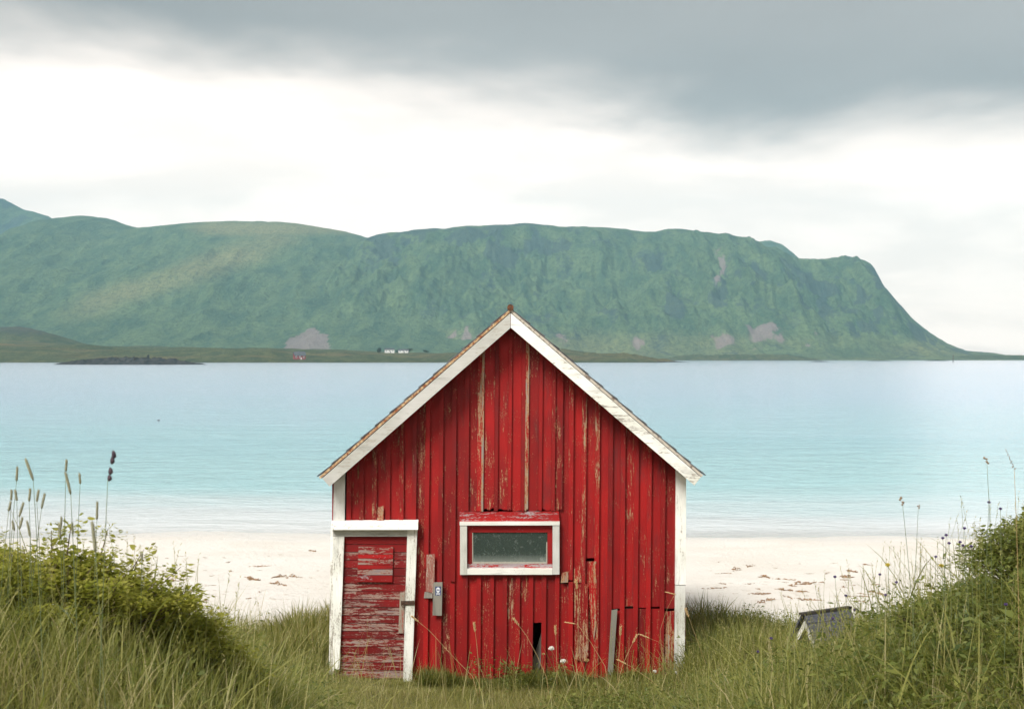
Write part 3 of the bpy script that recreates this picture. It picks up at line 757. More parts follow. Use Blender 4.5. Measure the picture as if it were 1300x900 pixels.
# a fallen grey plank seen through the gap at the foot of the wall
b = MB(); q0, q1 = HP(668, 868), HP(694, 800)
b.add([(q0[0], 0.10, q0[1]), (q0[0] + 0.11, 0.10, q0[1]), (q1[0] + 0.05, 0.16, q1[1]), (q1[0] - 0.04, 0.16, q1[1]),
       (q0[0], 0.125, q0[1]), (q0[0] + 0.11, 0.125, q0[1]), (q1[0] + 0.05, 0.185, q1[1]), (q1[0] - 0.04, 0.185, q1[1])],
      [(0, 1, 2, 3), (7, 6, 5, 4), (0, 4, 5, 1), (1, 5, 6, 2), (2, 6, 7, 3), (3, 7, 4, 0)])
o = b.build('fallen_plank', M_GREYW, hut); o['peel'] = 0.3

# roof
def roof_slab(name, e, mat, up0, up1, yf, yb, end_up=0.0, s0=0.0, s1=1.0, parent=None):
    """slab along one slope between fractions s0..s1, between heights up0 and up1 above the underside line"""
    ax, az = APX; dx, dz = e[0] - ax, e[1] - az
    L = math.hypot(dx, dz); nx_, nz_ = (-dz / L, dx / L) if dx > 0 else (dz / L, -dx / L)
    a = (ax + dx * s0, az + dz * s0); c = (ax + dx * s1, az + dz * s1)
    nx_, nz_ = (abs(nx_) * (1 if dx > 0 else -1), abs(nz_))
    pts = [(a[0] + nx_ * up0, a[1] + nz_ * up0), (c[0] + nx_ * up0, c[1] + nz_ * up0), (c[0] + nx_ * up1, c[1] + nz_ * up1), (a[0] + nx_ * up1, a[1] + nz_ * up1)]
    if s0 == 0.0: pts[0] = (ax, az + up0 / nz_); pts[3] = (ax, az + up1 / nz_)
    A = sum(pts[i][0] * pts[(i + 1) % 4][1] - pts[(i + 1) % 4][0] * pts[i][1] for i in range(4))
    if A < 0: pts = pts[::-1]
    b = MB(); b.prism(pts, yf, yb)
    o = b.build(name, mat, parent or hut); o['peel'] = 0.2
    return o
rl = roof_slab('roof', EL, M_ROOF, 0.002, 0.022, YF + 0.03, DEP + 0.25, s1=1.005)
rr = roof_slab('roof', ER, M_ROOF, 0.002, 0.022, YF + 0.03, DEP + 0.25, s1=1.005)
for rf, e in ((rl, EL), (rr, ER)):
    N = 13
    for i in range(N):
        s0, s1 = i / N, min((i + 1.16) / N, 1.012)
        ax, az = APX; dx, dz = e[0] - ax, e[1] - az; L = math.hypot(dx, dz); sg = 1 if dx > 0 else -1
        nx_, nz_ = sg * abs(dz) / L, abs(dx) / L
        a = (ax + dx * s0, az + dz * s0); c = (ax + dx * s1, az + dz * s1)
        lo0, lo1 = 0.026, 0.042
        thick = 0.013
        pts = [(a[0] + nx_ * lo0, a[1] + nz_ * lo0), (c[0] + nx_ * lo1, c[1] + nz_ * lo1), (c[0] + nx_ * (lo1 + thick), c[1] + nz_ * (lo1 + thick)), (a[0] + nx_ * (lo0 + thick), a[1] + nz_ * (lo0 + thick))]
        if sg < 0: pts = pts[::-1]
        b = MB(); b.prism(pts, YF + 0.004 + random.uniform(-0.02, 0.012), DEP + 0.26)
        b.build('slate_course', M_ROOF, rf)
roof_slab('roof_edge_strip', EL, M_RUST, 0.004, 0.030, YF - 0.030, YF - 0.018, s1=1.006)
roof_slab('roof_edge_strip', ER, M_CREAM, 0.004, 0.030, YF - 0.030, YF - 0.018, s1=1.002)
b = MB(); b.tube([(APX[0], YF - 0.05, APX[1] + 0.055), (APX[0], 2.0, APX[1] + 0.055), (APX[0], DEP + 0.28, APX[1] + 0.055)], [0.035, 0.035, 0.035], 12)
b.build('ridge_cap', M_RUSTD, hut)
part('bargeboard', M_WHITEX, [(647.9, 397.6), (647.9, 416.5), (418.5, 617.5), (409.2, 607.0)], YF - 0.026, YF + 0.0, 0.37)
part('bargeboard', M_WHITEX, [(648.5, 397.6), (889.8, 605.5), (881.5, 616.0), (648.5, 416.0)], YF - 0.026, YF + 0.0, 0.37)
# second gable board at the back
b = MB(); b.prism([(EL[0], EL[1] - 0.14), (APX[0], APX[1] - 0.16), (ER[0], ER[1] - 0.14), (ER[0], ER[1] - 0.01), (APX[0], APX[1] - 0.01), (EL[0], EL[1] - 0.01)], DEP + 0.19, DEP + 0.215)
o = b.build('back_bargeboard', M_WHITEX, hut); o['peel'] = 0.2
for s in (0.12, 0.37, 0.62, 0.9):      # purlin ends under the overhang
    for e in (EL, ER):
        x_ = APX[0] + (e[0] - APX[0]) * s; z_ = APX[1] + (e[1] - APX[1]) * s - 0.07
        b = MB(); b.box(x_ - 0.03, x_ + 0.03, YF + 0.02, -0.07, z_ - 0.05, z_ + 0.01)
        o = b.build('purlin', M_RED, hut); o['peel'] = 0.1

# window
win = thing('window', None, None); win.parent = hut; win.location = (0, 0, 0)
def wpart(name, mat, pts, yf, yb, peel, label=None): return part(name, mat, pts, yf, yb, peel, win, None, label)
part('lintel_board', M_REDX, [(583.5, 650), (709.5, 649), (710.5, 661.4), (583.5, 661.8)], -0.040, 0.0, 0.42)
wpart('head_board', M_WHITEX, [(583.5, 662.2), (710.5, 662.0), (710.5, 666.6), (583.5, 666.8)], -0.072, 0.0, 0.12)
wpart('jamb', M_WHITE, [(584, 667.1), (592.8, 667.1), (592.8, 729.4), (584, 729.4)], -0.066, 0.0, 0.12)
wpart('jamb', M_WHITE, [(701.6, 666.9), (710.2, 666.9), (710.2, 729.0), (701.6, 729.0)], -0.066, 0.0, 0.12)
wpart('sill', M_WHITEX, [(593.1, 721.8), (701.3, 721.8), (701.3, 729.2), (593.1, 729.2)], -0.068, 0.0, 0.14)
wpart('sash', M_REDX, [(593.1, 667.3), (701.3, 667.3), (701.3, 675.6), (593.1, 675.6)], -0.022, 0.0, 0.12)
wpart('sash', M_REDX, [(593.1, 715.4), (701.3, 715.4), (701.3, 721.5), (593.1, 721.5)], -0.022, 0.0, 0.62)
wpart('sash', M_RED, [(593.1, 675.9), (599.3, 675.9), (599.3, 715.1), (593.1, 715.1)], -0.022, 0.0, 0.2)
wpart('sash', M_RED, [(695.0, 675.9), (701.3, 675.9), (701.3, 715.1), (695.0, 715.1)], -0.022, 0.0, 0.2)
m, t, out = material('dirty_window_glass')
co = t.new('ShaderNodeTexCoord').outputs['Object']
sp = t.new('ShaderNodeSeparateXYZ', None, _0=co)
st = t.noise(t.vmath('MULTIPLY', co, (70, 1, 4)), 1.0, 5, 0.65, 0.6)
wb = t.noise(co, 14.0, 6, 0.7, 2.0)
zb0 = HP(0, 715)[1]
foot = t.math('SUBTRACT', 1.0, t.step(t.math('ADD', sp.outputs[2], t.math('MULTIPLY', wb, 0.06)), zb0 + 0.03, zb0 + 0.16))
dirt = t.math('ADD', t.math('MULTIPLY', t.step(st, 0.45, 0.75), 0.10), t.math('MULTIPLY', foot, 0.6))
dirt = t.math('ADD', dirt, t.math('MULTIPLY', t.step(wb, 0.52, 0.72), 0.45), True)
df = t.new('ShaderNodeBsdfDiffuse'); t.put(df.inputs[0], t.mix(dirt, (0.055, 0.078, 0.068), (0.30, 0.33, 0.30)))
gl = t.new('ShaderNodeBsdfGlossy', None, Roughness=0.12); gl.inputs[0].default_value = (0.9, 1, 0.97, 1)
trn = t.new('ShaderNodeBsdfTransparent'); trn.inputs[0].default_value = (0.55, 0.68, 0.62, 1)
m1 = t.n.new('ShaderNodeMixShader'); t.put(m1.inputs[0], t.math('ADD', t.math('MULTIPLY', dirt, 0.35), 0.65, True)); t.put(m1.inputs[1], trn); t.put(m1.inputs[2], df)
fr = t.new('ShaderNodeFresnel', None, IOR=1.5)
m2 = t.n.new('ShaderNodeMixShader'); t.put(m2.inputs[0], t.math('MULTIPLY', fr.outputs[0], 0.8)); t.put(m2.inputs[1], m1); t.put(m2.inputs[2], gl)
t.put(out.inputs[0], m2)
M_GLASS = m
wpart('pane', M_GLASS, [(599.0, 675.3), (695.3, 675.3), (695.3, 715.7), (599.0, 715.7)], -0.012, -0.006, 0.0)
m, t, out = material('old_putty')
bs = t.new('ShaderNodeBsdfPrincipled', None, Roughness=0.9); t.put(bs.inputs['Base Color'], t.mix(t.noise(t.new('ShaderNodeTexCoord').outputs['Object'], 40, 4), (0.28, 0.26, 0.22), (0.46, 0.43, 0.36))); t.put(out.inputs[0], bs)
M_PUTTY = m
wpart('putty', M_PUTTY, [(599.5, 713.0), (694.8, 713.2), (694.8, 715.2), (599.5, 715.2)], -0.019, -0.0125, 0.0)
wpart('putty', M_PUTTY, [(599.5, 676.1), (600.6, 676.1), (600.9, 712.8), (599.5, 712.8)], -0.019, -0.0125, 0.0)
wpart('putty', M_PUTTY, [(693.6, 688), (694.8, 688), (694.8, 713), (693.3, 713)], -0.019, -0.0125, 0.0)

# door in its leaning frame
door = thing('door', None, None); door.parent = hut; door.location = (0, 0, 0)
def dx(f_, py):      # fraction across the leaf -> column, following the lean
    l = np.interp(py, [681, 861], [436.8, 428.6]); r = np.interp(py, [681, 861], [517.0, 511.6]); return l + (r - l) * f_
NP = 18
for i in range(NP):
    ya, yb_ = 681 + 180 * i / NP, 681 + 180 * (i + 1) / NP - 0.75
    pl = [0.22, 0.34, 0.44, 0.37, 0.36, 0.41, 0.45, 0.47, 0.44, 0.53, 0.46, 0.56, 0.47, 0.54, 0.45, 0.58, 0.48, 0.55][i]
    if i == 0: pl = 0.2
    part('plank', M_DOOR, [(dx(0, ya), ya), (dx(1, ya), ya + 0.3), (dx(1, yb_), yb_ + 0.3), (dx(0, yb_), yb_)], -0.012 + random.uniform(-0.005, 0.004), 0.012, pl, door)
b = MB(); x0, z0 = HP(428, 862); x1, z1 = HP(519, 679); b.box(x0 - 0.02, x1, 0.0135, 0.03, z0 - 0.02, z1); o = b.build('backing', M_INSIDE, door)
rows = [694, 703.5, 709, 717, 722.5, 730, 739]
for i in range(6):
    pl = [0.48, 0.34, 0.62, 0.30, 0.60, 0.34][i]
    part('patch_board', M_DOOR if pl > 0.45 else M_REDX, [(455.2 - 0.3 * i, rows[i]), (499.2 - 0.2 * i, rows[i] + 0.2), (499.0 - 0.2 * i, rows[i + 1] - 0.3), (455.0 - 0.3 * i, rows[i + 1] - 0.5)], -0.034, -0.0165, pl, door)
part('latch_board', M_PATCHY, [(507.6, 752), (514.2, 752), (512.4, 803.6), (505.8, 803.4)], -0.036, -0.0165, 0.42, door)
part('hasp', M_IRON, [(509, 762.6), (526, 762.2), (526, 767.6), (509, 768)], -0.068, -0.0625, 0, door)
b = MB(); c_ = HP(512, 765.3, -0.07); b.tube([(c_[0] + 0.02 * math.cos(a), -0.070, c_[1] - 0.02 + 0.025 * math.sin(a)) for a in np.linspace(0, 2 * math.pi, 13)], [0.004] * 13, 6)
b.build('padlock_ring', M_IRON, door)
part('door_jamb', M_WHITE, [(422.4, 681), (436.9, 681), (431.0, 849), (422.6, 851)], -0.052, 0.0, 0.37)
part('door_jamb', M_WHITE, [(517.2, 672.2), (529.6, 672.2), (523.0, 869), (511.4, 869)], -0.058, 0.0, 0.37)
part('door_head', M_WHITEX, [(422.4, 671.9), (517.0, 671.9), (517.0, 680.8), (422.4, 680.8)], -0.052, 0.0, 0.37)
# drip ledge over the door (a sloping shelf board)
q = [HP(421.0, 663.2, -0.06), HP(531.0, 662.2, -0.06), HP(531.0, 671.4, -0.06), HP(421.0, 671.6, -0.06)]
b = MB(); b.add([(q[3][0], -0.125, q[3][1]), (q[2][0], -0.125, q[2][1]), (q[1][0], -0.11, q[1][1] - 0.005), (q[0][0], -0.11, q[0][1] - 0.005),
                 (q[3][0], -0.024, q[3][1]), (q[2][0], -0.024, q[2][1]), (q[1][0], -0.024, q[1][1] + 0.02), (q[0][0], -0.024, q[0][1] + 0.02)],
                [(0, 1, 2, 3), (7, 6, 5, 4), (0, 4, 5, 1), (1, 5, 6, 2), (2, 6, 7, 3), (3, 7, 4, 0)])
o = b.build('drip_ledge', M_WHITEX, hut); o['peel'] = 0.3
# loose boards nailed on the wall
part('loose_board', M_PATCHY, [(541.2, 704), (552.0, 703.4), (551.2, 753.6), (547, 752.0), (540.6, 750.2)], -0.050, -0.036, 0.55, None, None, 'worn grey board nailed over the red wall')
gb = part('loose_board', M_GREYW, [(550.2, 739.2), (561.6, 739.0), (560.8, 781.2), (549.0, 780.8)], -0.070, -0.052, 0.25, None, None, 'grey board with a small skull sticker')
part('rotten_patch', M_GREYW, [(539, 751), (549, 751), (549, 759), (538, 759)], -0.044, -0.036, 0.9)
part('loose_board', M_GREYW, [(776.4, 774.5), (783.8, 773.2), (778.0, 856), (771.4, 856)], -0.052, -0.036, 0.3, None, None, 'split grey board leaning at the foot of the wall')
part('loose_board', M_RED, [(847.4, 776), (856.2, 775), (855.4, 854), (847.6, 854)], -0.040, -0.0325, 0.52)
part('stub_board', M_RED, [(479.5, 644), (487.0, 642), (487.0, 661), (478.5, 661)], -0.042, -0.0325, 0.6, None, None, 'short grey stub of bare board over the door')
part('stub_board', M_RED, [(713, 727), (722, 725), (721, 739), (712, 739.5)], -0.040, -0.0325, 0.56)
part('stub_board', M_RED, [(729, 722), (737, 718), (738, 739), (728.5, 740)], -0.040, -0.0325, 0.56)
part('split_board', M_RED, [(748.5, 714), (757.2, 712), (757.4, 790), (754, 812), (751, 795), (747.8, 760)], -0.040, -0.0325, 0.56)
part('worn_panel', M_RED, [(729, 741), (746.5, 741), (747, 832), (741, 840), (730, 836)], -0.0385, -0.0325, 0.5)
# skull sticker on the grey board
m, t, out = material('sticker_blue'); bs = t.new('ShaderNodeBsdfPrincipled', None, Roughness=0.4); bs.inputs['Base Color'].default_value = (0.02, 0.045, 0.16, 1); t.put(out.inputs[0], bs); M_STB = m
m, t, out = material('sticker_white'); bs = t.new('ShaderNodeBsdfPrincipled', None, Roughness=0.4); bs.inputs['Base Color'].default_value = (0.80, 0.82, 0.84, 1); t.put(out.inputs[0], bs); M_STW = m
st_root = MB()
def sp_(u, v): return HP(552.6 + u * 7.2, 744.2 + v * 11.2, -0.07)
st_root.prism([sp_(*p) for p in ((0, 1), (1, 1), (1, 0), (0, 0))], -0.0715, -0.0703, 0)
def blob(cx, cy, rx, ry, y, mi, n=16, a0=0, a1=2 * math.pi):
    st_root.prism([sp_(cx + rx * math.cos(a), cy - ry * math.sin(a)) for a in np.linspace(a0, a1, n, endpoint=False)], y, y + 0.0006, mi)
blob(0.5, 0.36, 0.36, 0.28, -0.0724, 1); blob(0.5, 0.58, 0.2, 0.12, -0.0732, 1)
blob(0.35, 0.38, 0.11, 0.09, -0.0742, 0); blob(0.65, 0.38, 0.11, 0.09, -0.0742, 0); blob(0.5, 0.5, 0.05, 0.045, -0.0742, 0, 3)
for s in (-1, 1):
    st_root.prism([sp_(*p) for p in ((0.5 - 0.42 * s, 0.72), (0.5 - 0.34 * s, 0.68), (0.5 + 0.42 * s, 0.92), (0.5 + 0.34 * s, 0.96))][::s], -0.0724 - 0.0008 * (s > 0), -0.0717, 1)
so = st_root.build('skull_sticker', [M_STB, M_STW], gb)
so['label'] = 'small blue sticker with a white skull and crossbones'

# ================================================================== little A-frame roof in the grass at the right
M_AGREY = simple('weathered_grey_boards', (0.06, 0.065, 0.08), (0.12, 0.12, 0.14), 9, 0.85, 0.3, 0.01, stretch=(1, 6, 6))
M_ADARK = simple('dark_tarred_boards', (0.030, 0.028, 0.024), (0.070, 0.06, 0.05), 9, 0.9, 0.3, 0.01)
p = pix(1023, 779, 16.6)
zg = float(ground_h(np.array(p.x), np.array(p.y)))
af = thing('wooden_a_frame', 'small weathered dark A-frame shelter half hidden in the grass right of the hut', 'shelter', (p.x, p.y, zg - 0.05), rad(34))
hA = p.z - zg + 0.05; wA = 0.40; LA = 0.72
for s in (-1, 1):
    for i in range(6):
        a0, a1 = i / 6, (i + 0.95) / 6
        y0_, z0_ = s * wA * (1 - a0), hA * a0; y1_, z1_ = s * wA * (1 - a1), hA * a1
        n_ = Vector((0, s * hA, wA)).normalized() * 0.02
        b = MB(); b.add([(-0.05, y0_, z0_), (LA, y0_, z0_), (LA, y1_, z1_), (-0.05, y1_, z1_)] + [(xx, yy_ + n_.y, zz_ + n_.z) for xx, yy_, zz_ in ((-0.05, y0_, z0_), (LA, y0_, z0_), (LA, y1_, z1_), (-0.05, y1_, z1_))],
                    [(0, 1, 2, 3), (7, 6, 5, 4), (0, 4, 5, 1), (1, 5, 6, 2), (2, 6, 7, 3), (3, 7, 4, 0)])
        b.build('roof_board', M_AGREY if i > 0 else M_ADARK, af)
for xx in (0.03, LA - 0.05):
    b = MB(); b.add([(xx, -wA + .03, 0), (xx, wA - .03, 0), (xx, 0, hA - .03), (xx + .02, -wA + .03, 0), (xx + .02, wA - .03, 0), (xx + .02, 0, hA - .03)], [(0, 2, 1), (3, 4, 5), (0, 1, 4, 3), (1, 2, 5, 4), (2, 0, 3, 5)])
    b.build('end_panel', M_ADARK, af)
for s in (-1, 1):
    b = MB(); y0_, z0_, y1_, z1_ = s * wA * 0.74, 0.0, s * 0.005, hA * 0.74
    b.add([(-0.02, y0_, z0_), (-0.02, y1_, z1_), (-0.02, y1_, z1_ + 0.09), (-0.02, y0_ + s * 0.075, z0_), (0.025, y0_, z0_), (0.025, y1_, z1_), (0.025, y1_, z1_ + 0.09), (0.025, y0_ + s * 0.075, z0_)],
          [(0, 1, 2, 3), (7, 6, 5, 4), (0, 4, 5, 1), (1, 5, 6, 2), (2, 6, 7, 3), (3, 7, 4, 0)])
    o = b.build('end_trim', M_WHITE, af); o['peel'] = 0.4
b = MB(); b.box(-0.08, LA + 0.02, -0.035, 0.035, hA - 0.005, hA + 0.02); b.build('ridge_board', M_ADARK, af)

# ================================================================== meadow
def inside_hut(x, y): return (x > XL + HUT.x - 0.03) & (x < XR + HUT.x + 0.03) & (y > D0 - 0.03) & (y < D0 + DEP)
def blades(n_try, dens, length, width, tint, ylo, yhi, margin=1.0, lean=(0.05, 0.5), curl=0.5, seed=1, segs=3, hfun=ground_h):
    rng = np.random.default_rng(seed)
    # sample in the wedge the camera can see, plus a margin to either side
    y = np.sqrt(rng.uniform(ylo ** 2, yhi ** 2, n_try))
    hw = y * 0.375 + margin
    x = rng.uniform(-1, 1, n_try) * hw
    d = dens(x, y)
    keep = (rng.uniform(0, 1, n_try) < d) & ~inside_hut(x, y)
    x, y = x[keep], y[keep]; n = len(x)
    z = hfun(x, y) - 0.01
    L = length(x, y) * rng.uniform(0.55, 1.25, n); W = width * rng.uniform(0.6, 1.4, n) * np.clip(L / 0.3, 0.6, 1.6)
    ph = rng.uniform(0, 2 * math.pi, n); ln = rng.uniform(*lean, n); cu = rng.uniform(0.1, 1.0, n) * curl
    dxy = np.stack([np.cos(ph), np.sin(ph)], -1); ws = ph + math.pi / 2 + rng.normal(0, 0.5, n)
    wv = np.stack([np.cos(ws), np.sin(ws)], -1)
    V = np.zeros((n, 2 * segs + 1, 3), np.float32)
    for k in range(segs + 1):
        s = k / segs
        out_ = L * (np.sin(ln) * s + cu * s * s * 0.75); up = L * (np.cos(ln) * s - cu * 0.45 * s ** 3)
        c = np.stack([x + dxy[:, 0] * out_, y + dxy[:, 1] * out_, z + up], -1)
        if k == segs: V[:, 2 * segs] = c
        else:
            w_ = W * (1 - 0.55 * s ** 1.5) * (0.8 if k == 0 else 1)
            o_ = np.stack([wv[:, 0] * w_ / 2, wv[:, 1] * w_ / 2, np.zeros(n)], -1)
            V[:, 2 * k] = c - o_; V[:, 2 * k + 1] = c + o_
    base = (np.arange(n) * (2 * segs + 1))[:, None]
    q = np.concatenate([base + np.array([[2 * k, 2 * k + 1, 2 * k + 3, 2 * k + 2]]) for k in range(segs - 1)], 0)
    tr_ = base + np.array([[2 * segs - 2, 2 * segs - 1, 2 * segs]])
    T = np.clip(tint(x, y, rng), 0, 1)
    return V.reshape(-1, 3), tr_, q, np.repeat(T, 2 * segs + 1)
def join_stuff(name, label, mat, lots):
    Vs, Ts, Qs, As = [], [], [], []; b = 0
    for V, tr_, q, a in lots:
        Vs.append(V); Ts.append(tr_ + b if len(tr_) else np.zeros((0, 3), int)); Qs.append(q + b); As.append(a); b += len(V)
    me = mesh_np(name, np.concatenate(Vs), np.concatenate(Ts), np.concatenate(Qs)); add_attr(me, 'tint', np.concatenate(As))
    return tag(link(name, me, mat), label, 'grass', None, 'stuff')
def lawn(x, y):      # the trodden short turf in front of the hut
    return np.exp(-(((x + 0.75) / 1.35) ** 4)) * sstep(12.3, 13.2, y) * (1 - sstep(15.75, 16.0, y))
def edge_sand(x, y):
    return 1 - sstep(18.0, 20.3, y + 2.2 * (fbm(x * 0.8, y * 0.8, 3, 61) - 0.5))
def tuft(x, y, s=1.3, seed=71): return sstep(0.34, 0.62, fbm(x * s, y * s, 3, seed))
def beside(x, y):    # rank growth along the hut's flanks
    return np.exp(-((np.abs(x) - 2.55) / 0.55) ** 2) * sstep(14.2, 15.4, y) * (1 - sstep(19.0, 20.5, y))
def hid(x, y):       # ground under the frame that only a sidestep could show: thinner
    zr = ZC - 0.252 * y
    return np.where(ground_h(x, y) + 0.5 < zr, 0.12, 1.0)
def tint_g(x, y, rng):
    return 0.50 + 0.7 * (fbm(x * 0.9, y * 0.9, 4, 81) - 0.5) + rng.normal(0, 0.22, len(x)) + 0.24 * lawn(x, y) + 0.04 * beside(x, y) + (rng.uniform(0, 1, len(x)) > 0.94) * 0.45
def len_g(x, y):
    L = 0.13 + 0.20 * tuft(x, y) + 0.10 * tuft(x, y, 4.0, 73) + 0.30 * beside(x, y)
    L = L + 0.12 * np.exp(-((x - 3.45) / 0.75) ** 2 - ((y - 15.3) / 0.7) ** 2)
    L = L * (1 - 0.22 * sstep(1.2, 2.4, x) * (y < 12)) * (1 - 0.80 * lawn(x, y))
    return L * np.interp(y, [3, 6, 14, 20], [1.0, 1.0, 0.95, 0.8])
near_den = lambda x, y: np.clip((0.5 + 0.5 * tuft(x, y)) * edge_sand(x, y) * hid(x, y), 0, 1)
lots = [blades(425000, near_den, len_g, 0.0048, tint_g, 3.0, 20.5, 1.0, lean=(0.05, 0.95), curl=0.75, seed=1),
        blades(90000, lambda x, y: lawn(x, y), lambda x, y: 0.075 + 0.03 * tuft(x, y, 4.0, 91), 0.0060, lambda x, y, r: 0.66 + 0.5 * (fbm(x * 2.2, y * 2.2, 3, 83) - 0.5) + r.normal(0, 0.14, len(x)), 12.6, 15.85, -2.6, lean=(0.1, 1.0), curl=0.8, seed=12, segs=2),
        blades(60000, lambda x, y: np.clip(beside(x, y) * 1.0 + 0.15 * lawn(x, y) * 3, 0, 1) * edge_sand(x, y), len_g, 0.008, tint_g, 12.5, 20.5, 0.8, seed=2),
        blades(26000, lambda x, y: sstep(-0.1, 0.15, -np.abs(y - 15.62) + 0.2) * (np.abs(x) < 2.3), lambda x, y: 0.16 + 0.12 * tuft(x, y, 3.0), 0.008, lambda x, y, r: 0.15 + r.normal(0, 0.14, len(x)), 15.2, 15.8, -3.4 + 0.0, curl=0.8, seed=3) if False else
        blades(40000, lambda x, y: 1.0 * (np.abs(x) < 2.3) * (x > -1.0) * (0.15 + 0.5 * tuft(x, y, 3.0, 13)), lambda x, y: 0.10 + 0.13 * tuft(x, y, 3.0), 0.008, lambda x, y, r: 0.24 + r.normal(0, 0.15, len(x)), 15.42, 15.78, -3.3, lean=(0.2, 0.8), curl=0.9, seed=3)]
join_stuff('grass', 'green meadow grass covering the banks round the hut', M_GRASS, lots)
# long arching blades on the banks
lots = [blades(6000, lambda x, y: near_den(x, y) * (0.3 + 0.7 * tuft(x, y, 0.8, 15)) * (1 - lawn(x, y)), lambda x, y: 0.46 + 0.2 * tuft(x, y, 0.9, 45), 0.0056, lambda x, y, r: 0.62 + r.normal(0, 0.16, len(x)), 3.2, 15.5, 0.8, lean=(0.1, 0.6), curl=0.9, seed=5, segs=5),
        blades(22000, lambda x, y: (x < -0.5) * sstep(-0.9, -1.3, x) * (0.4 + 0.6 * tuft(x, y, 1.6, 17)), lambda x, y: 0.36 + 0.16 * tuft(x, y, 1.1, 19), 0.0032, lambda x, y, r: 0.52 + 1.1 * (fbm(x * 1.7, y * 1.7, 3, 29) - 0.5) + r.normal(0, 0.24, len(x)), 4.4, 6.75, 0.3, lean=(0.02, 0.45), curl=0.6, seed=9, segs=3),
        blades(7200, lambda x, y: near_den(x, y), lambda x, y: 0.55 + x * 0, 0.0034, lambda x, y, r: 0.88 + r.normal(0, 0.08, len(x)), 3.2, 19.5, 0.8, lean=(0.0, 0.5), curl=0.25, seed=6, segs=4)]
join_stuff('long_grass', 'long pale arching grass blades on the banks', M_GRASS, lots)
# herb leaves between the grass
def herb_zone(x, y): return np.where((x < -0.6) & (y < 6.6), 0.75, 1.0)
def herbs(n_plants, dens, hmax, leaf, seed, ylo, yhi, tintf):
    rng = np.random.default_rng(seed)
    y = np.sqrt(rng.uniform(ylo ** 2, yhi ** 2, n_plants)); x = rng.uniform(-1, 1, n_plants) * (y * 0.375 + 0.8)
    keep = (rng.uniform(0, 1, n_plants) < dens(x, y)) & ~inside_hut(x, y); x, y = x[keep], y[keep]; n = len(x)
    k = 22
    X_ = np.repeat(x, k); Y_ = np.repeat(y, k); N = n * k
    hz_ = rng.uniform(0.15, 1, N) * np.repeat(hmax(x, y) * rng.uniform(0.6, 1.2, n), k)
    ph = rng.uniform(0, 2 * math.pi, N); rr_ = rng.uniform(0.01, 0.09, N)
    P = np.stack([X_ + np.cos(ph) * rr_, Y_ + np.sin(ph) * rr_, ground_h(X_, Y_) + hz_], -1)
    tl = rng.uniform(-0.5, 0.9, N); a = np.stack([np.cos(ph) * np.cos(tl), np.sin(ph) * np.cos(tl), np.sin(tl)], -1)
    b_ = np.cross(a, rng.normal(size=(N, 3)) * 0.5 + np.array([0, 0, 1.0])); b_ /= np.linalg.norm(b_, axis=1)[:, None]
    s = (leaf * rng.uniform(0.6, 1.5, N) * np.repeat(rng.uniform(0.7, 1.4, n), k))[:, None]
    V = np.stack([P, P + a * s * 0.9 + b_ * s * 0.36, P + a * s * 2 - np.array([0, 0, 0.3]) * s, P + a * s * 0.9 - b_ * s * 0.36], 1).reshape(-1, 3)
    q = np.arange(4 * N).reshape(-1, 4)
    T = np.clip(np.repeat(tintf(x, y, rng), k) + rng.normal(0, 0.13, N), 0, 1)
    return V, np.zeros((0, 3), int), q, np.repeat(T, 4)
lots = [herbs(20000, lambda x, y: herb_zone(x, y) * near_den(x, y) * sstep(0.42, 0.6, fbm(x * 0.9, y * 0.9, 3, 111)) * (1 - 0.8 * lawn(x, y)), lambda x, y: 0.26 + 0.15 * tuft(x, y), 0.018, 21, 3.2, 19, lambda x, y, r: 0.45 + r.normal(0, 0.2, len(x))),
        herbs(4500, lambda x, y: near_den(x, y) * sstep(0.45, 0.6, fbm(x * 1.3, y * 1.3, 3, 113)) * (x > 0.2), lambda x, y: 0.24 + x * 0, 0.034, 23, 4.0, 14, lambda x, y, r: 0.5 + r.normal(0, 0.2, len(x)))]
join_stuff('meadow_herbs', 'small leafy herbs growing through the meadow grass', M_FORB, lots)

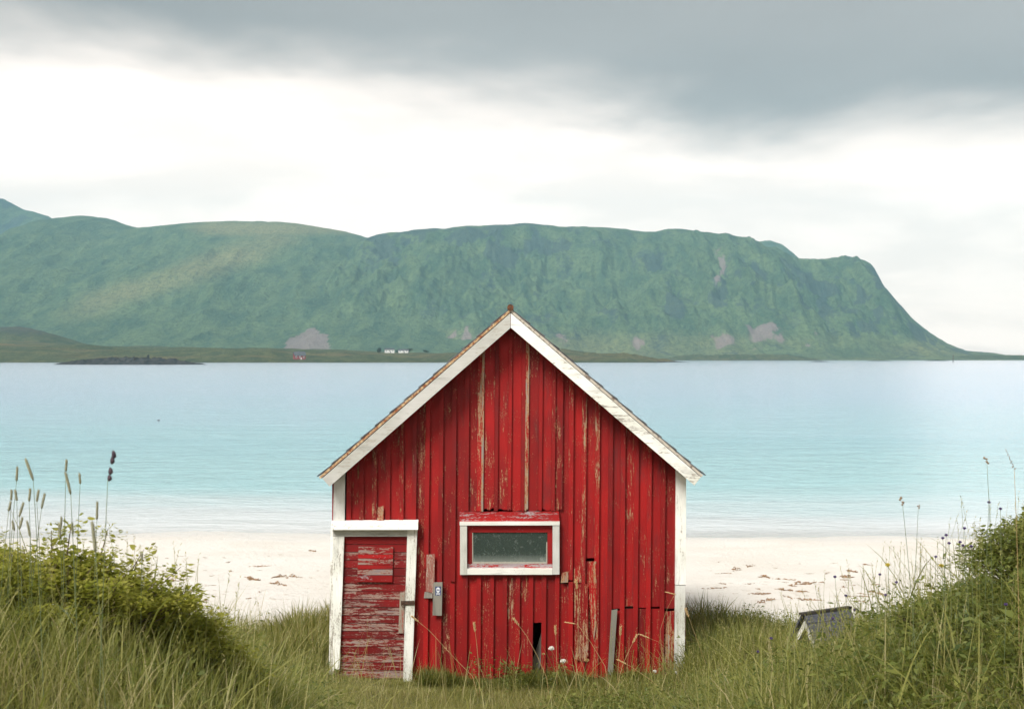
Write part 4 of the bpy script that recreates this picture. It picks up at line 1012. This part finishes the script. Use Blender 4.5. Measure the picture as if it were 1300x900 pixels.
# thin seeding stems that stand out against the sand
def seed_stems(n_try, dens, hmin, hmax, seed, ylo, yhi):
    rng = np.random.default_rng(seed)
    y = np.sqrt(rng.uniform(ylo ** 2, yhi ** 2, n_try)); x = rng.uniform(-1, 1, n_try) * (y * 0.375 + 0.6)
    keep = (rng.uniform(0, 1, n_try) < dens(x, y)) & ~inside_hut(x, y); x, y = x[keep], y[keep]; n = len(x)
    z = ground_h(x, y) - 0.01; H = rng.uniform(hmin, hmax, n); ph = rng.uniform(0, 6.28, n); ln = rng.uniform(0, 0.35, n)
    V, Q, A = [], [], []; base = 0
    for k in range(4):
        for side in (-1, 1):
            s_ = k / 3; r_ = 0.0013 * (1 - 0.4 * s_)
            V.append(np.stack([x + np.cos(ph) * H * ln * s_ ** 1.7 + side * r_, y + np.sin(ph) * H * ln * s_ ** 1.7, z + H * s_], -1))
    top = (V[-1] + V[-2]) / 2; up = np.stack([np.cos(ph) * ln * 1.2, np.sin(ph) * ln * 1.2, np.ones(n)], -1)
    for j in range(7):                       # little spikelets
        a = j * 2.4 + ph; o = np.stack([np.cos(a), np.sin(a), 0.9 + 0 * a], -1) * (rng.uniform(0.006, 0.014, n))[:, None]
        c = top - up * (0.012 * j - 0.02)
        w = np.stack([-np.sin(a), np.cos(a), 0 * a], -1) * 0.0026
        V += [c, c + o * 0.6 + w, c + o * 1.4, c + o * 0.6 - w]
    M = len(V); V = np.stack(V, 1).reshape(-1, 3); i0 = (np.arange(n) * M)[:, None]
    Q = [i0 + np.array([[2 * k, 2 * k + 1, 2 * k + 3, 2 * k + 2]]) for k in range(3)] + [i0 + 8 + np.array([[4 * j, 4 * j + 1, 4 * j + 2, 4 * j + 3]]) for j in range(7)]
    T = np.concatenate([np.full(8, 0.7), np.full(28, 0.97)])
    return V, np.zeros((0, 3), int), np.concatenate(Q), np.tile(T, n) * np.repeat(rng.uniform(0.8, 1.03, n), M)
lots = [seed_stems(3200, lambda x, y: near_den(x, y) * (x > 1.0) * (1 - lawn(x, y)), 0.35, 0.75, 301, 6.5, 17.5),
        seed_stems(4200, lambda x, y: near_den(x, y) * (x < -1.0) * (1 - lawn(x, y)), 0.3, 0.66, 302, 5.0, 17.5)]
join_stuff('seeding_grass', 'thin seeding grass stems rising from the meadow before the sand', M_GRASS, lots)

# ------------------------------------------------------------------ shrubs
def shrub(name, label, base, rx, ry, h, n_stem, leaf, per, mat, seed, upright=0.6):
    rng = np.random.default_rng(seed); rnd = random.Random(seed)
    zb = float(ground_h(np.array(base[0]), np.array(base[1]))) - 0.03
    r = thing(name, label, 'shrub', (base[0], base[1], zb), 0)
    sb = MB(); Ps, As, Ts = [], [], []
    for i in range(n_stem):
        a = rnd.uniform(0, 2 * math.pi); rr_ = math.sqrt(rnd.uniform(0, 1))
        tip = Vector((rx * rr_ * math.cos(a), ry * rr_ * math.sin(a), h * (1 - 0.45 * rr_ ** 2) * rnd.uniform(0.62, 1.0) * (1.28 if rnd.random() < 0.14 else 1)))
        root = Vector((tip.x * 0.45 + rnd.uniform(-0.03, 0.03), tip.y * 0.45, 0))
        zr = float(ground_h(np.array(base[0] + root.x), np.array(base[1] + root.y))) - zb - 0.03; root.z = zr; tip.z += zr * 0.6
        pts = [root.lerp(tip, s) + Vector((math.sin(s * 3 + i) * 0.02, math.cos(s * 2.3 + i) * 0.02, 0.06 * h * math.sin(s * math.pi))) for s in (0, 0.3, 0.6, 0.85, 1)]
        sb.tube(pts, [0.006, 0.005, 0.004, 0.003, 0.0015], 4)
        tone = rnd.gauss(0, 0.2); lsz = rnd.uniform(0.75, 1.3)
        for j in range(per):
            Ts.append((tone, lsz))
            s = rnd.uniform(0.25, 1.0) ** 0.55; q = s * 4; k_ = min(int(q), 3); p_ = pts[k_].lerp(pts[k_ + 1], q - k_)
            a2 = rnd.uniform(0, 2 * math.pi); out_ = rnd.uniform(0.01, 0.075)
            Ps.append(p_ + Vector((math.cos(a2) * out_, math.sin(a2) * out_, rnd.uniform(-0.02, 0.03)))); As.append(a2)
    P = np.array(Ps); A = np.array(As); N = len(P)
    tl = rng.uniform(-0.6, 0.5, N); a = np.stack([np.cos(A) * np.cos(tl), np.sin(A) * np.cos(tl), np.sin(tl)], -1)
    b_ = np.cross(a, rng.normal(size=(N, 3)) * 0.45 + np.array([0, 0, 1.0])); b_ /= np.linalg.norm(b_, axis=1)[:, None]
    T_ = np.array(Ts); s = (leaf * rng.uniform(0.5, 1.4, N) * T_[:, 1])[:, None]; nrm = np.cross(a, b_)
    V = np.stack([P, P + a * s * 0.55 + b_ * s * 0.42 + nrm * s * 0.1, P + a * s * 1.15 + b_ * s * 0.40 + nrm * s * 0.08, P + a * s * 1.9 - nrm * s * 0.1,
                  P + a * s * 1.15 - b_ * s * 0.40 + nrm * s * 0.08, P + a * s * 0.55 - b_ * s * 0.42 + nrm * s * 0.1], 1).reshape(-1, 3)
    i0 = (np.arange(N) * 6)[:, None]
    q = np.concatenate([i0 + np.array([[0, 1, 2, 3]]), i0 + np.array([[0, 3, 4, 5]])])
    me = mesh_np('foliage', V, None, q); add_attr(me, 'tint', np.repeat(np.clip(rng.normal(0.52, 0.17, N) + T_[:, 0], 0, 1), 6))
    link('foliage', me, mat, r)
    sb.build('stem', M_BARK, r)
    return r
shrub('leafy_shrub', 'large yellow green leafy shrub at the left edge', (-2.22, 6.6), 0.74, 0.40, 0.54, 280, 0.0145, 110, M_SHRUB, 31)
shrub('leafy_shrub', 'middle yellow green shrub right of the large left one', (-1.74, 6.9), 0.38, 0.28, 0.42, 110, 0.014, 95, M_SHRUB, 32)
shrub('leafy_shrub', 'low sprawling yellow green shrub nearest the sand at left', (-1.46, 7.1), 0.24, 0.2, 0.30, 40, 0.014, 75, M_SHRUB, 33)
shrub('leafy_bush', 'dense dark green bush topping the bank at right edge', (3.25, 8.4), 0.62, 0.45, 0.48, 230, 0.0125, 120, M_BUSH, 34)
shrub('leafy_bush', 'low dark green bush spreading down the right bank', (2.72, 8.3), 0.50, 0.4, 0.24, 130, 0.012, 80, M_BUSH, 35)

# ------------------------------------------------------------------ single stalks and flowers
def stalk(name, label, cat, group, head0, head1, d, hr, hmat, smat, sr=0.0016, base_px=None, leaf=True, kind='timothy', bend=0.0):
    """grass stalk: head from row/column head0 (tip) to head1, at distance d, rooted in the ground below"""
    tip, neck = pix(*head0, d), pix(*head1, d)
    bx = base_px if base_px is not None else head1[0] + (head1[0] - head0[0]) * 1.6 + random.uniform(-14, 14)
    gx = (bx - 650) * d / F; gy = d + random.uniform(-0.05, 0.1)
    gz = float(ground_h(np.array(gx), np.array(gy)))
    r = thing(name, label, cat, (gx, gy, gz), 0, group)
    O = Vector((gx, gy, gz)); A = neck - O; B = tip - O
    pts = [Vector((A.x * s ** 1.5 + bend * math.sin(s * math.pi), A.y * s, A.z * s - (0.012 if s == 0 else 0))) for s in (0, 0.2, 0.4, 0.6, 0.8, 0.93, 1)]
    b = MB(); b.tube(pts, [sr * 1.4, sr * 1.3, sr * 1.2, sr * 1.1, sr, sr * 0.9, sr * 0.8], 5); b.build('stem', smat, r, True)
    b = MB()
    if kind == 'timothy':
        n = 9; b.tube([A.lerp(B, i / (n - 1)) for i in range(n)], [hr * (0.45 if i == 0 else (0.35 if i == n - 1 else random.uniform(0.88, 1.08))) for i in range(n)], 8)
        for i in range(90):
            s = random.random(); c = A.lerp(B, s); a = random.uniform(0, 6.28); o_ = Vector((math.cos(a), math.sin(a), 0.25)); 
            b.add([c + o_ * hr * 0.8, c + o_ * hr * 1.35 + Vector((0, 0, 0.003)), c + o_ * hr * 0.85 + Vector((0.001, 0, 0.003))], [(0, 1, 2)])
    elif kind == 'panicle':
        for i in range(14):
            s = i / 13; c = A.lerp(B, s); a = i * 2.4; o_ = Vector((math.cos(a), math.sin(a), 0.6)) * hr * (1.4 - s)
            b.tube([c, c + o_ * 0.6, c + o_ * 1.3], [0.0012, hr * 0.5, 0.0006], 5)
    elif kind == 'clumps':
        for c, l in ((1.0, 0.62), (0.78, 0.5), (0.42, 0.5), (0.16, 0.4)):
            m0 = A.lerp(B, c - l * 0.5); m1 = A.lerp(B, c); off = Vector((random.uniform(-0.006, 0.006), 0, 0))
            b.tube([m0 + off, m0.lerp(m1, 0.35) + off * 1.6, m0.lerp(m1, 0.7) + off, m1], [hr * 0.4, hr, hr * 0.85, hr * 0.25], 7)
    b.build('seed_head', hmat, r, True)
    if leaf:
        s0 = random.uniform(0.25, 0.5); p0 = Vector((A.x * s0 ** 1.5 + bend * math.sin(s0 * math.pi), A.y * s0, A.z * s0)); a = random.uniform(-0.5, 0.5) + (0 if random.random() < 0.5 else math.pi)
        L = random.uniform(0.10, 0.2); dv = Vector((math.cos(a), math.sin(a), 0)); wv = Vector((-dv.y, dv.x, 0)) * 0.0028
        lp = [p0 + dv * L * s * 0.6 + Vector((0, 0, L * (s - 0.45 * s * s))) for s in (0, 0.35, 0.7, 1)]
        b = MB(); b.add([lp[0] - wv * .6, lp[0] + wv * .6, lp[1] - wv, lp[1] + wv, lp[2] - wv * .7, lp[2] + wv * .7, lp[3]], [(0, 1, 3, 2), (2, 3, 5, 4), (4, 5, 6)])
        b.build('leaf', smat, r)
    return r
S5 = lambda x, y, ox=0.0, oy=560.0: (ox + x / 5.625, oy + y / 5.625)
tim = [((180, 120), (238, 280)), ((125, 180), (118, 285)), ((476, 132), (470, 215)), ((466, 218), (505, 378)), ((567, 228), (573, 305)), ((695, 428), (692, 560)),
       ((658, 570), (682, 790)), ((83, 345), (80, 420)), ((108, 345), (121, 425)), ((217, 335), (208, 430)), ((277, 345), (263, 430)), ((321, 370), (297, 480)),
       ((78, 430), (62, 500)), ((170, 435), (137, 540)), ((162, 540), (140, 625)), ((88, 565), (102, 638)), ((192, 565), (215, 680)), ((440, 540), (432, 630)),
       ((515, 580), (519, 665)), ((420, 590), (432, 690)), ((1013, 795), (1013, 850))]
tim.sort(key=lambda a: a[0][0])
for i, (h0, h1) in enumerate(tim):
    p0, p1 = S5(*h0), S5(*h1); Lpx = math.hypot(p0[0] - p1[0], p0[1] - p1[1])
    d = float(np.clip(0.075 * F / max(Lpx, 12) * 1.15, 4.2, 6.3))
    stalk('timothy_stalk', 'timothy grass stalk at the left, %s furry head from the left' % ORD[i], 'grass stalk', 'timothy stalks over the left shrub', p0, p1, d, 0.0052, M_HEAD, M_STEMG, 0.0013)
stalk('cocksfoot_stalk', 'tall dark headed cocksfoot stalk, tallest at the left', 'grass stalk', None, S5(805, 65), S5(770, 275), 4.6, 0.008, M_DARKH, M_STEMG, 0.0012, S5(690, 1500)[0], kind='clumps')
stalk('bent_grass_stalk', 'thin stalk with a dark slim head before the water at right', 'grass stalk', None, S5(242, 395, 1100), S5(258, 455, 1100), 7.2, 0.007, M_BROWNH, M_STEMG, 0.0014, 1164, kind='clumps', leaf=True)
stalk('bent_grass_stalk', 'tall thin stalk with a small dark head above the right bush', 'grass stalk', None, S5(847, 112, 1100), S5(860, 160, 1100), 7.4, 0.007, M_BROWNH, M_STEMG, 0.0013, 1266, kind='clumps')
stalk('bent_grass_stalk', 'tall pale drooping stalk with a feathery head at right edge', 'grass stalk', None, S5(995, 60, 1100), S5(1055, 200, 1100), 6.8, 0.006, M_BROWNH, M_STEMD, 0.0012, 1300, kind='panicle')
stalk('bent_grass_stalk', 'thin forked stalk with tiny brown heads beside the dark slim one', 'grass stalk', None, S5(373, 455, 1100), S5(370, 480, 1100), 7.3, 0.005, M_BROWNH, M_STEMG, 0.0011, 1158, kind='clumps')

def flower(label, px, py, d, rr_, mat, group, name='purple_flower', base_px=None, cat='flower', lift=None):
    c = pix(px, py, d); bx = px + random.uniform(-7, 7) if base_px is None else base_px
    gx = (bx - 650) * d / F; gy = d + random.uniform(-0.04, 0.04); gz = float(ground_h(np.array(gx), np.array(gy)))
    r = thing(name, label, cat, (gx, gy, gz), 0, group); A = c - Vector((gx, gy, gz))
    pts = [Vector((A.x * s ** 1.6, A.y * s, A.z * s - (0.012 if s == 0 else 0))) for s in (0, 0.3, 0.6, 0.85, 1)]
    b = MB(); b.tube(pts, [0.0020, 0.0018, 0.0016, 0.0013, 0.0012], 5); b.build('stem', M_STEMG, r, True)
    b = MB()
    for i in range(46):
        ph = i * 2.39996; zz_ = 1 - (i + 0.5) / 46 * 1.35; q = math.sqrt(max(0, 1 - zz_ * zz_)); n = Vector((math.cos(ph) * q, math.sin(ph) * q, zz_ * 0.85))
        u = n.orthogonal().normalized() * rr_ * 0.24; w_ = n.cross(u).normalized() * rr_ * 0.24; e = random.uniform(0.85, 1.15)
        b.add([A + n * rr_ * 0.35, A + n * rr_ * 0.8 * e + u, A + n * rr_ * 1.1 * e, A + n * rr_ * 0.8 * e - u], [(0, 1, 2), (0, 2, 3)])
        b.add([A + n * rr_ * 0.35, A + n * rr_ * 0.8 * e + w_, A + n * rr_ * 1.1 * e, A + n * rr_ * 0.8 * e - w_], [(0, 1, 2), (0, 2, 3)])
    b.tube([A - Vector((0, 0, rr_ * 0.7)), A, A + Vector((0, 0, rr_ * 0.6))], [rr_ * 0.3, rr_ * 0.72, rr_ * 0.4], 8)
    b.build('bloom', mat, r)
    for s0 in (0.2, 0.35):
        p0 = Vector((A.x * s0 ** 1.6, A.y * s0, A.z * s0)); a = random.uniform(0, 6.28); dv = Vector((math.cos(a), math.sin(a), 0.5)); wv = Vector((-dv.y, dv.x, 0)) * 0.008
        b = MB(); b.add([p0, p0 + dv * 0.04 + wv, p0 + dv * 0.09, p0 + dv * 0.04 - wv], [(0, 1, 2), (0, 2, 3)]); b.build('leaf', M_STEMG, r)
    return r
pur = [S5(875, 437, 1100), S5(957, 483, 1100), S5(570, 670, 1100), S5(545, 692, 1100), S5(590, 728, 1100), S5(700, 622, 1100), S5(668, 720, 1100), S5(690, 745, 1100), S5(748, 750, 1100),
       S5(495, 825, 1100), (1124, 755), (1074, 756), (1057, 785), (1066, 787), (1096, 788), (979, 810), (962, 827), (1060, 732), (1138, 739), (1117, 729), (1085, 774), (1277, 767)]
pur.sort()
for i, (px, py) in enumerate(pur):
    d = 7.6 if (px > 1190 and py < 720) else (8.2 if px > 1110 else 10.5)
    if (px, py) == (1277, 767): d = 6.5
    flower('purple scabious flower on the right bank, %s bloom from the left' % ORD[i], px, py, d, 0.0092 if d < 9 else 0.0125, M_PURPLE, 'purple flowers on the right bank')
for px, py, lab in ((700, 823, 'white flower against the red boards right of the wall gap'), (715, 839, 'white umbel flower low at the wall below the window corner'), (831, 852, 'small white flower at the foot of the right wall'), (858, 854, 'small white flower below the right corner board')):
    flower(lab, px, py, 15.3, 0.030 if px < 720 else 0.022, M_WPETAL, 'white flowers at the wall', 'white_flower')
for px, py, lab in ((745, 838, 'pinkish faded flower head low against the red wall'), (690, 830, 'tiny pale flower beside the wall gap')):
    flower(lab, px, py, 15.25, 0.024 if px > 700 else 0.016, M_STRAWH, 'faded flowers at the wall', 'faded_flower')
for px, py, lab in ((1062, 717, 'yellow flower before the sand right of the hut, left one'), (1130, 718, 'yellow flower before the sand, nearest the right bank')):
    flower(lab, px + 65, py, 8.0, 0.014, M_YPETAL, 'yellow flowers before the sand', 'yellow_flower')
# dry straw stalks in front of the wall
def straw(label, pts_px, d, head='bend', sr=0.0035):
    P3 = [pix(px, py, d) for px, py in pts_px]                      # from the tip down to the root
    gz = float(ground_h(np.array(P3[-1].x), np.array(d))); O = Vector((P3[-1].x, d, gz))
    r = thing('dry_stalk', label, 'grass stalk', O, 0, 'dry stalks before the hut')
    L = [p - O for p in P3[:-1]] + [Vector((0, 0, -0.012))]
    pts = []
    for i in range(len(L) - 1):
        for s in (0, 0.33, 0.66): pts.append(L[i].lerp(L[i + 1], s))
    pts.append(L[-1])
    b = MB(); b.tube(pts, [sr * (0.55 + 0.45 * i / (len(pts) - 1)) for i in range(len(pts))], 5); b.build('stem', M_STEMD, r, True)
    b = MB(); t0 = pts[0]; dv = (pts[0] - pts[1]).normalized()
    for i in range(16):
        a = i * 2.4; c = t0 - dv * 0.012 * i * 0.5; o_ = (dv + Vector((math.cos(a), math.sin(a), 0.1)) * 0.5) * 0.03
        b.tube([c, c + o_ * 0.5, c + o_], [0.001, 0.006, 0.0008], 5)
    b.build('seed_head', M_STRAWH, r)
    return r
straw('dry stalk leaning up left to the door jamb', [(524, 783), (545, 800), (578, 836), (600, 858), (608, 880)], 15.0)
straw('upright dry stalk with pale head below the left of the window', [(602, 792), (605, 815), (608, 848), (609, 878)], 15.0)
straw('thin dry stalk bent left of the dark wall gap', [(653, 786), (668, 806), (682, 832), (694, 860), (698, 886)], 14.9)
straw('straight reddish stalk right of the dark wall gap', [(705, 796), (706, 815), (707, 845), (707, 880)], 15.0, sr=0.003)
straw('dry stalk arching left across the worn boards', [(720, 790), (733, 792), (750, 815), (768, 845), (776, 880)], 14.9)
straw('tall thin straight stalk in front of the worn boards', [(732, 738), (734, 770), (734, 810), (732, 845), (731, 884)], 15.0)
straw('long dry stalk crossing the right foreground diagonally', [(786, 838), (800, 845), (825, 862), (850, 882), (862, 896)], 14.4)
straw('pale upright blade like stalk beside the leaning grey board', [(788, 797), (787, 815), (785, 845), (783, 880)], 15.0)
straw('dry branching stalk with drooping head before the right boards', [(808, 807), (800, 822), (790, 845), (780, 872)], 14.9)
straw('dry stalk curling over the right corner board', [(848, 752), (856, 754), (846, 775), (838, 800), (842, 850), (845, 875)], 14.9, sr=0.002)
straw('long pale stalk leaning left outside the right corner board', [(871, 774), (885, 812), (897, 845), (905, 880)], 14.9, sr=0.0028)
straw('thin stalk bent over the brown weeds near the right wall', [(815, 806), (835, 814), (852, 827), (860, 850), (862, 880)], 14.9, sr=0.0022)
# broad leaved plants
def dock(label, px, py, d, n, L, tilt=0.5, seed=1):
    rnd = random.Random(seed); p_ = pix(px, py, d); gz = float(ground_h(np.array(p_.x), np.array(d)))
    r = thing('broad_leaved_plant', label, 'plant', (p_.x, d, gz), 0, 'broad leaved plants in the turf')
    for i in range(n):
        a = i * 2.4 + rnd.uniform(-0.3, 0.3); dv = Vector((math.cos(a), math.sin(a), 0)); wv = Vector((-dv.y, dv.x, 0)); l = L * rnd.uniform(0.7, 1.15); up = rnd.uniform(0.5, 1.2)
        V = []; nn = 7
        for k in range(nn):
            s = k / (nn - 1); c = dv * l * s * 0.8 + Vector((0, 0, l * (up * s - 0.55 * s * s) + 0.01)); w_ = l * 0.24 * math.sin(math.pi * min(1, s * 0.92 + 0.05)) ** 0.8 + 0.002
            V += [c - wv * w_ + Vector((0, 0, w_ * 0.25)), c, c + wv * w_ + Vector((0, 0, w_ * 0.25))]
        V[0] = V[1] - wv * .003; V[2] = V[1] + wv * .003
        b = MB(); b.add(V, [f_ for k in range(nn - 1) for f_ in ((3 * k, 3 * k + 1, 3 * k + 4, 3 * k + 3), (3 * k + 1, 3 * k + 2, 3 * k + 5, 3 * k + 4))])
        o = b.build('leaf', M_FORB, r, True); add_attr(o.data, 'tint', np.full(len(V), rnd.uniform(0.55, 0.95)))
    return r
dock('broad leaved plant standing before the worn boards', 745, 886, 14.75, 6, 0.17, seed=1)
dock('broad leaved plant left of the tall straight stalk', 694, 890, 14.7, 5, 0.13, seed=2)
dock('broad leaved plant below the right corner board', 868, 880, 14.3, 6, 0.14, seed=3)
dock('big broad leaved plant at the bottom right', 1245, 880, 5.3, 7, 0.13, seed=4)
dock('broad leaved plant low on the right bank', 1150, 880, 5.9, 7, 0.12, seed=5)

# ------------------------------------------------------------------ seaweed left on the sand
def wrack_mesh(seed):
    rnd = random.Random(seed); b = MB()
    for i in range(16):
        a = rnd.uniform(0, 6.28); x = rnd.gauss(0, 0.13); y = rnd.gauss(0, 0.07); l = rnd.uniform(0.05, 0.16); z = rnd.uniform(0.004, 0.03)
        b.tube([(x, y, 0.004), (x + math.cos(a) * l * 0.5, y + math.sin(a) * l * 0.5, z), (x + math.cos(a + 0.5) * l, y + math.sin(a + 0.5) * l, 0.004)], [0.006, 0.014, 0.003], 5)
    me = b.mesh('seaweed_clump'); me.materials.append(M_WRACK); return me
WR = [wrack_mesh(s) for s in range(6)]
rndw = random.Random(5)
def wrack(px, py, sc, side):
    d = 20.0
    for _ in range(14): d = (ZC - float(ground_h(np.array((px - 650) * d / F), np.array(d)))) * F / (py - HZ)
    x = (px - 650) * d / F; z = float(ground_h(np.array(x), np.array(d))) - 0.02
    o = link('seaweed_clump', WR[rndw.randrange(6)]); o.location = (x, d, z); o.rotation_euler = (0, 0, rndw.uniform(0, 6.28)); sc *= 0.5; o.scale = (sc * 1.6, sc, sc)
    tag(o, 'small brown seaweed clump on the white sand %s of the hut' % side, 'seaweed', 'seaweed on the sand %s of the hut' % side)
for i in range(46):
    row = rndw.choice([702, 706, 722, 727, 732, 735, 738, 746, 755]) + rndw.uniform(-4, 4)
    px_ = rndw.uniform(150, 412); wrack(px_, row + 4 * math.sin(px_ / 33.0), rndw.choice([0.18, 0.25, 0.35, 0.5, 0.7, 1.0, 1.3]), 'left')
for i in range(46):
    row = rndw.choice([716, 726, 736, 742, 745, 752, 760]) + rndw.uniform(-4, 4)
    px_ = rndw.uniform(882, 1120); wrack(px_, row + 4 * math.sin(px_ / 29.0), rndw.choice([0.18, 0.25, 0.4, 0.6, 0.9, 1.2, 1.5]), 'right')

# ================================================================== haze over the bay
m, t, out = material('sea_haze')
pv = t.n.new('ShaderNodeVolumePrincipled'); pv.inputs['Color'].default_value = (0.42, 0.80, 1.0, 1); pv.inputs['Density'].default_value = 1.2e-4
pv.inputs['Anisotropy'].default_value = 0.0
t.put(out.inputs['Volume'], pv)
b = MB(); b.box(-4600, 4600, -400, 6300, -9, 700)
hz = b.build('haze', m); tag(hz, 'thin bluish sea haze over the bay', None, None, 'stuff')
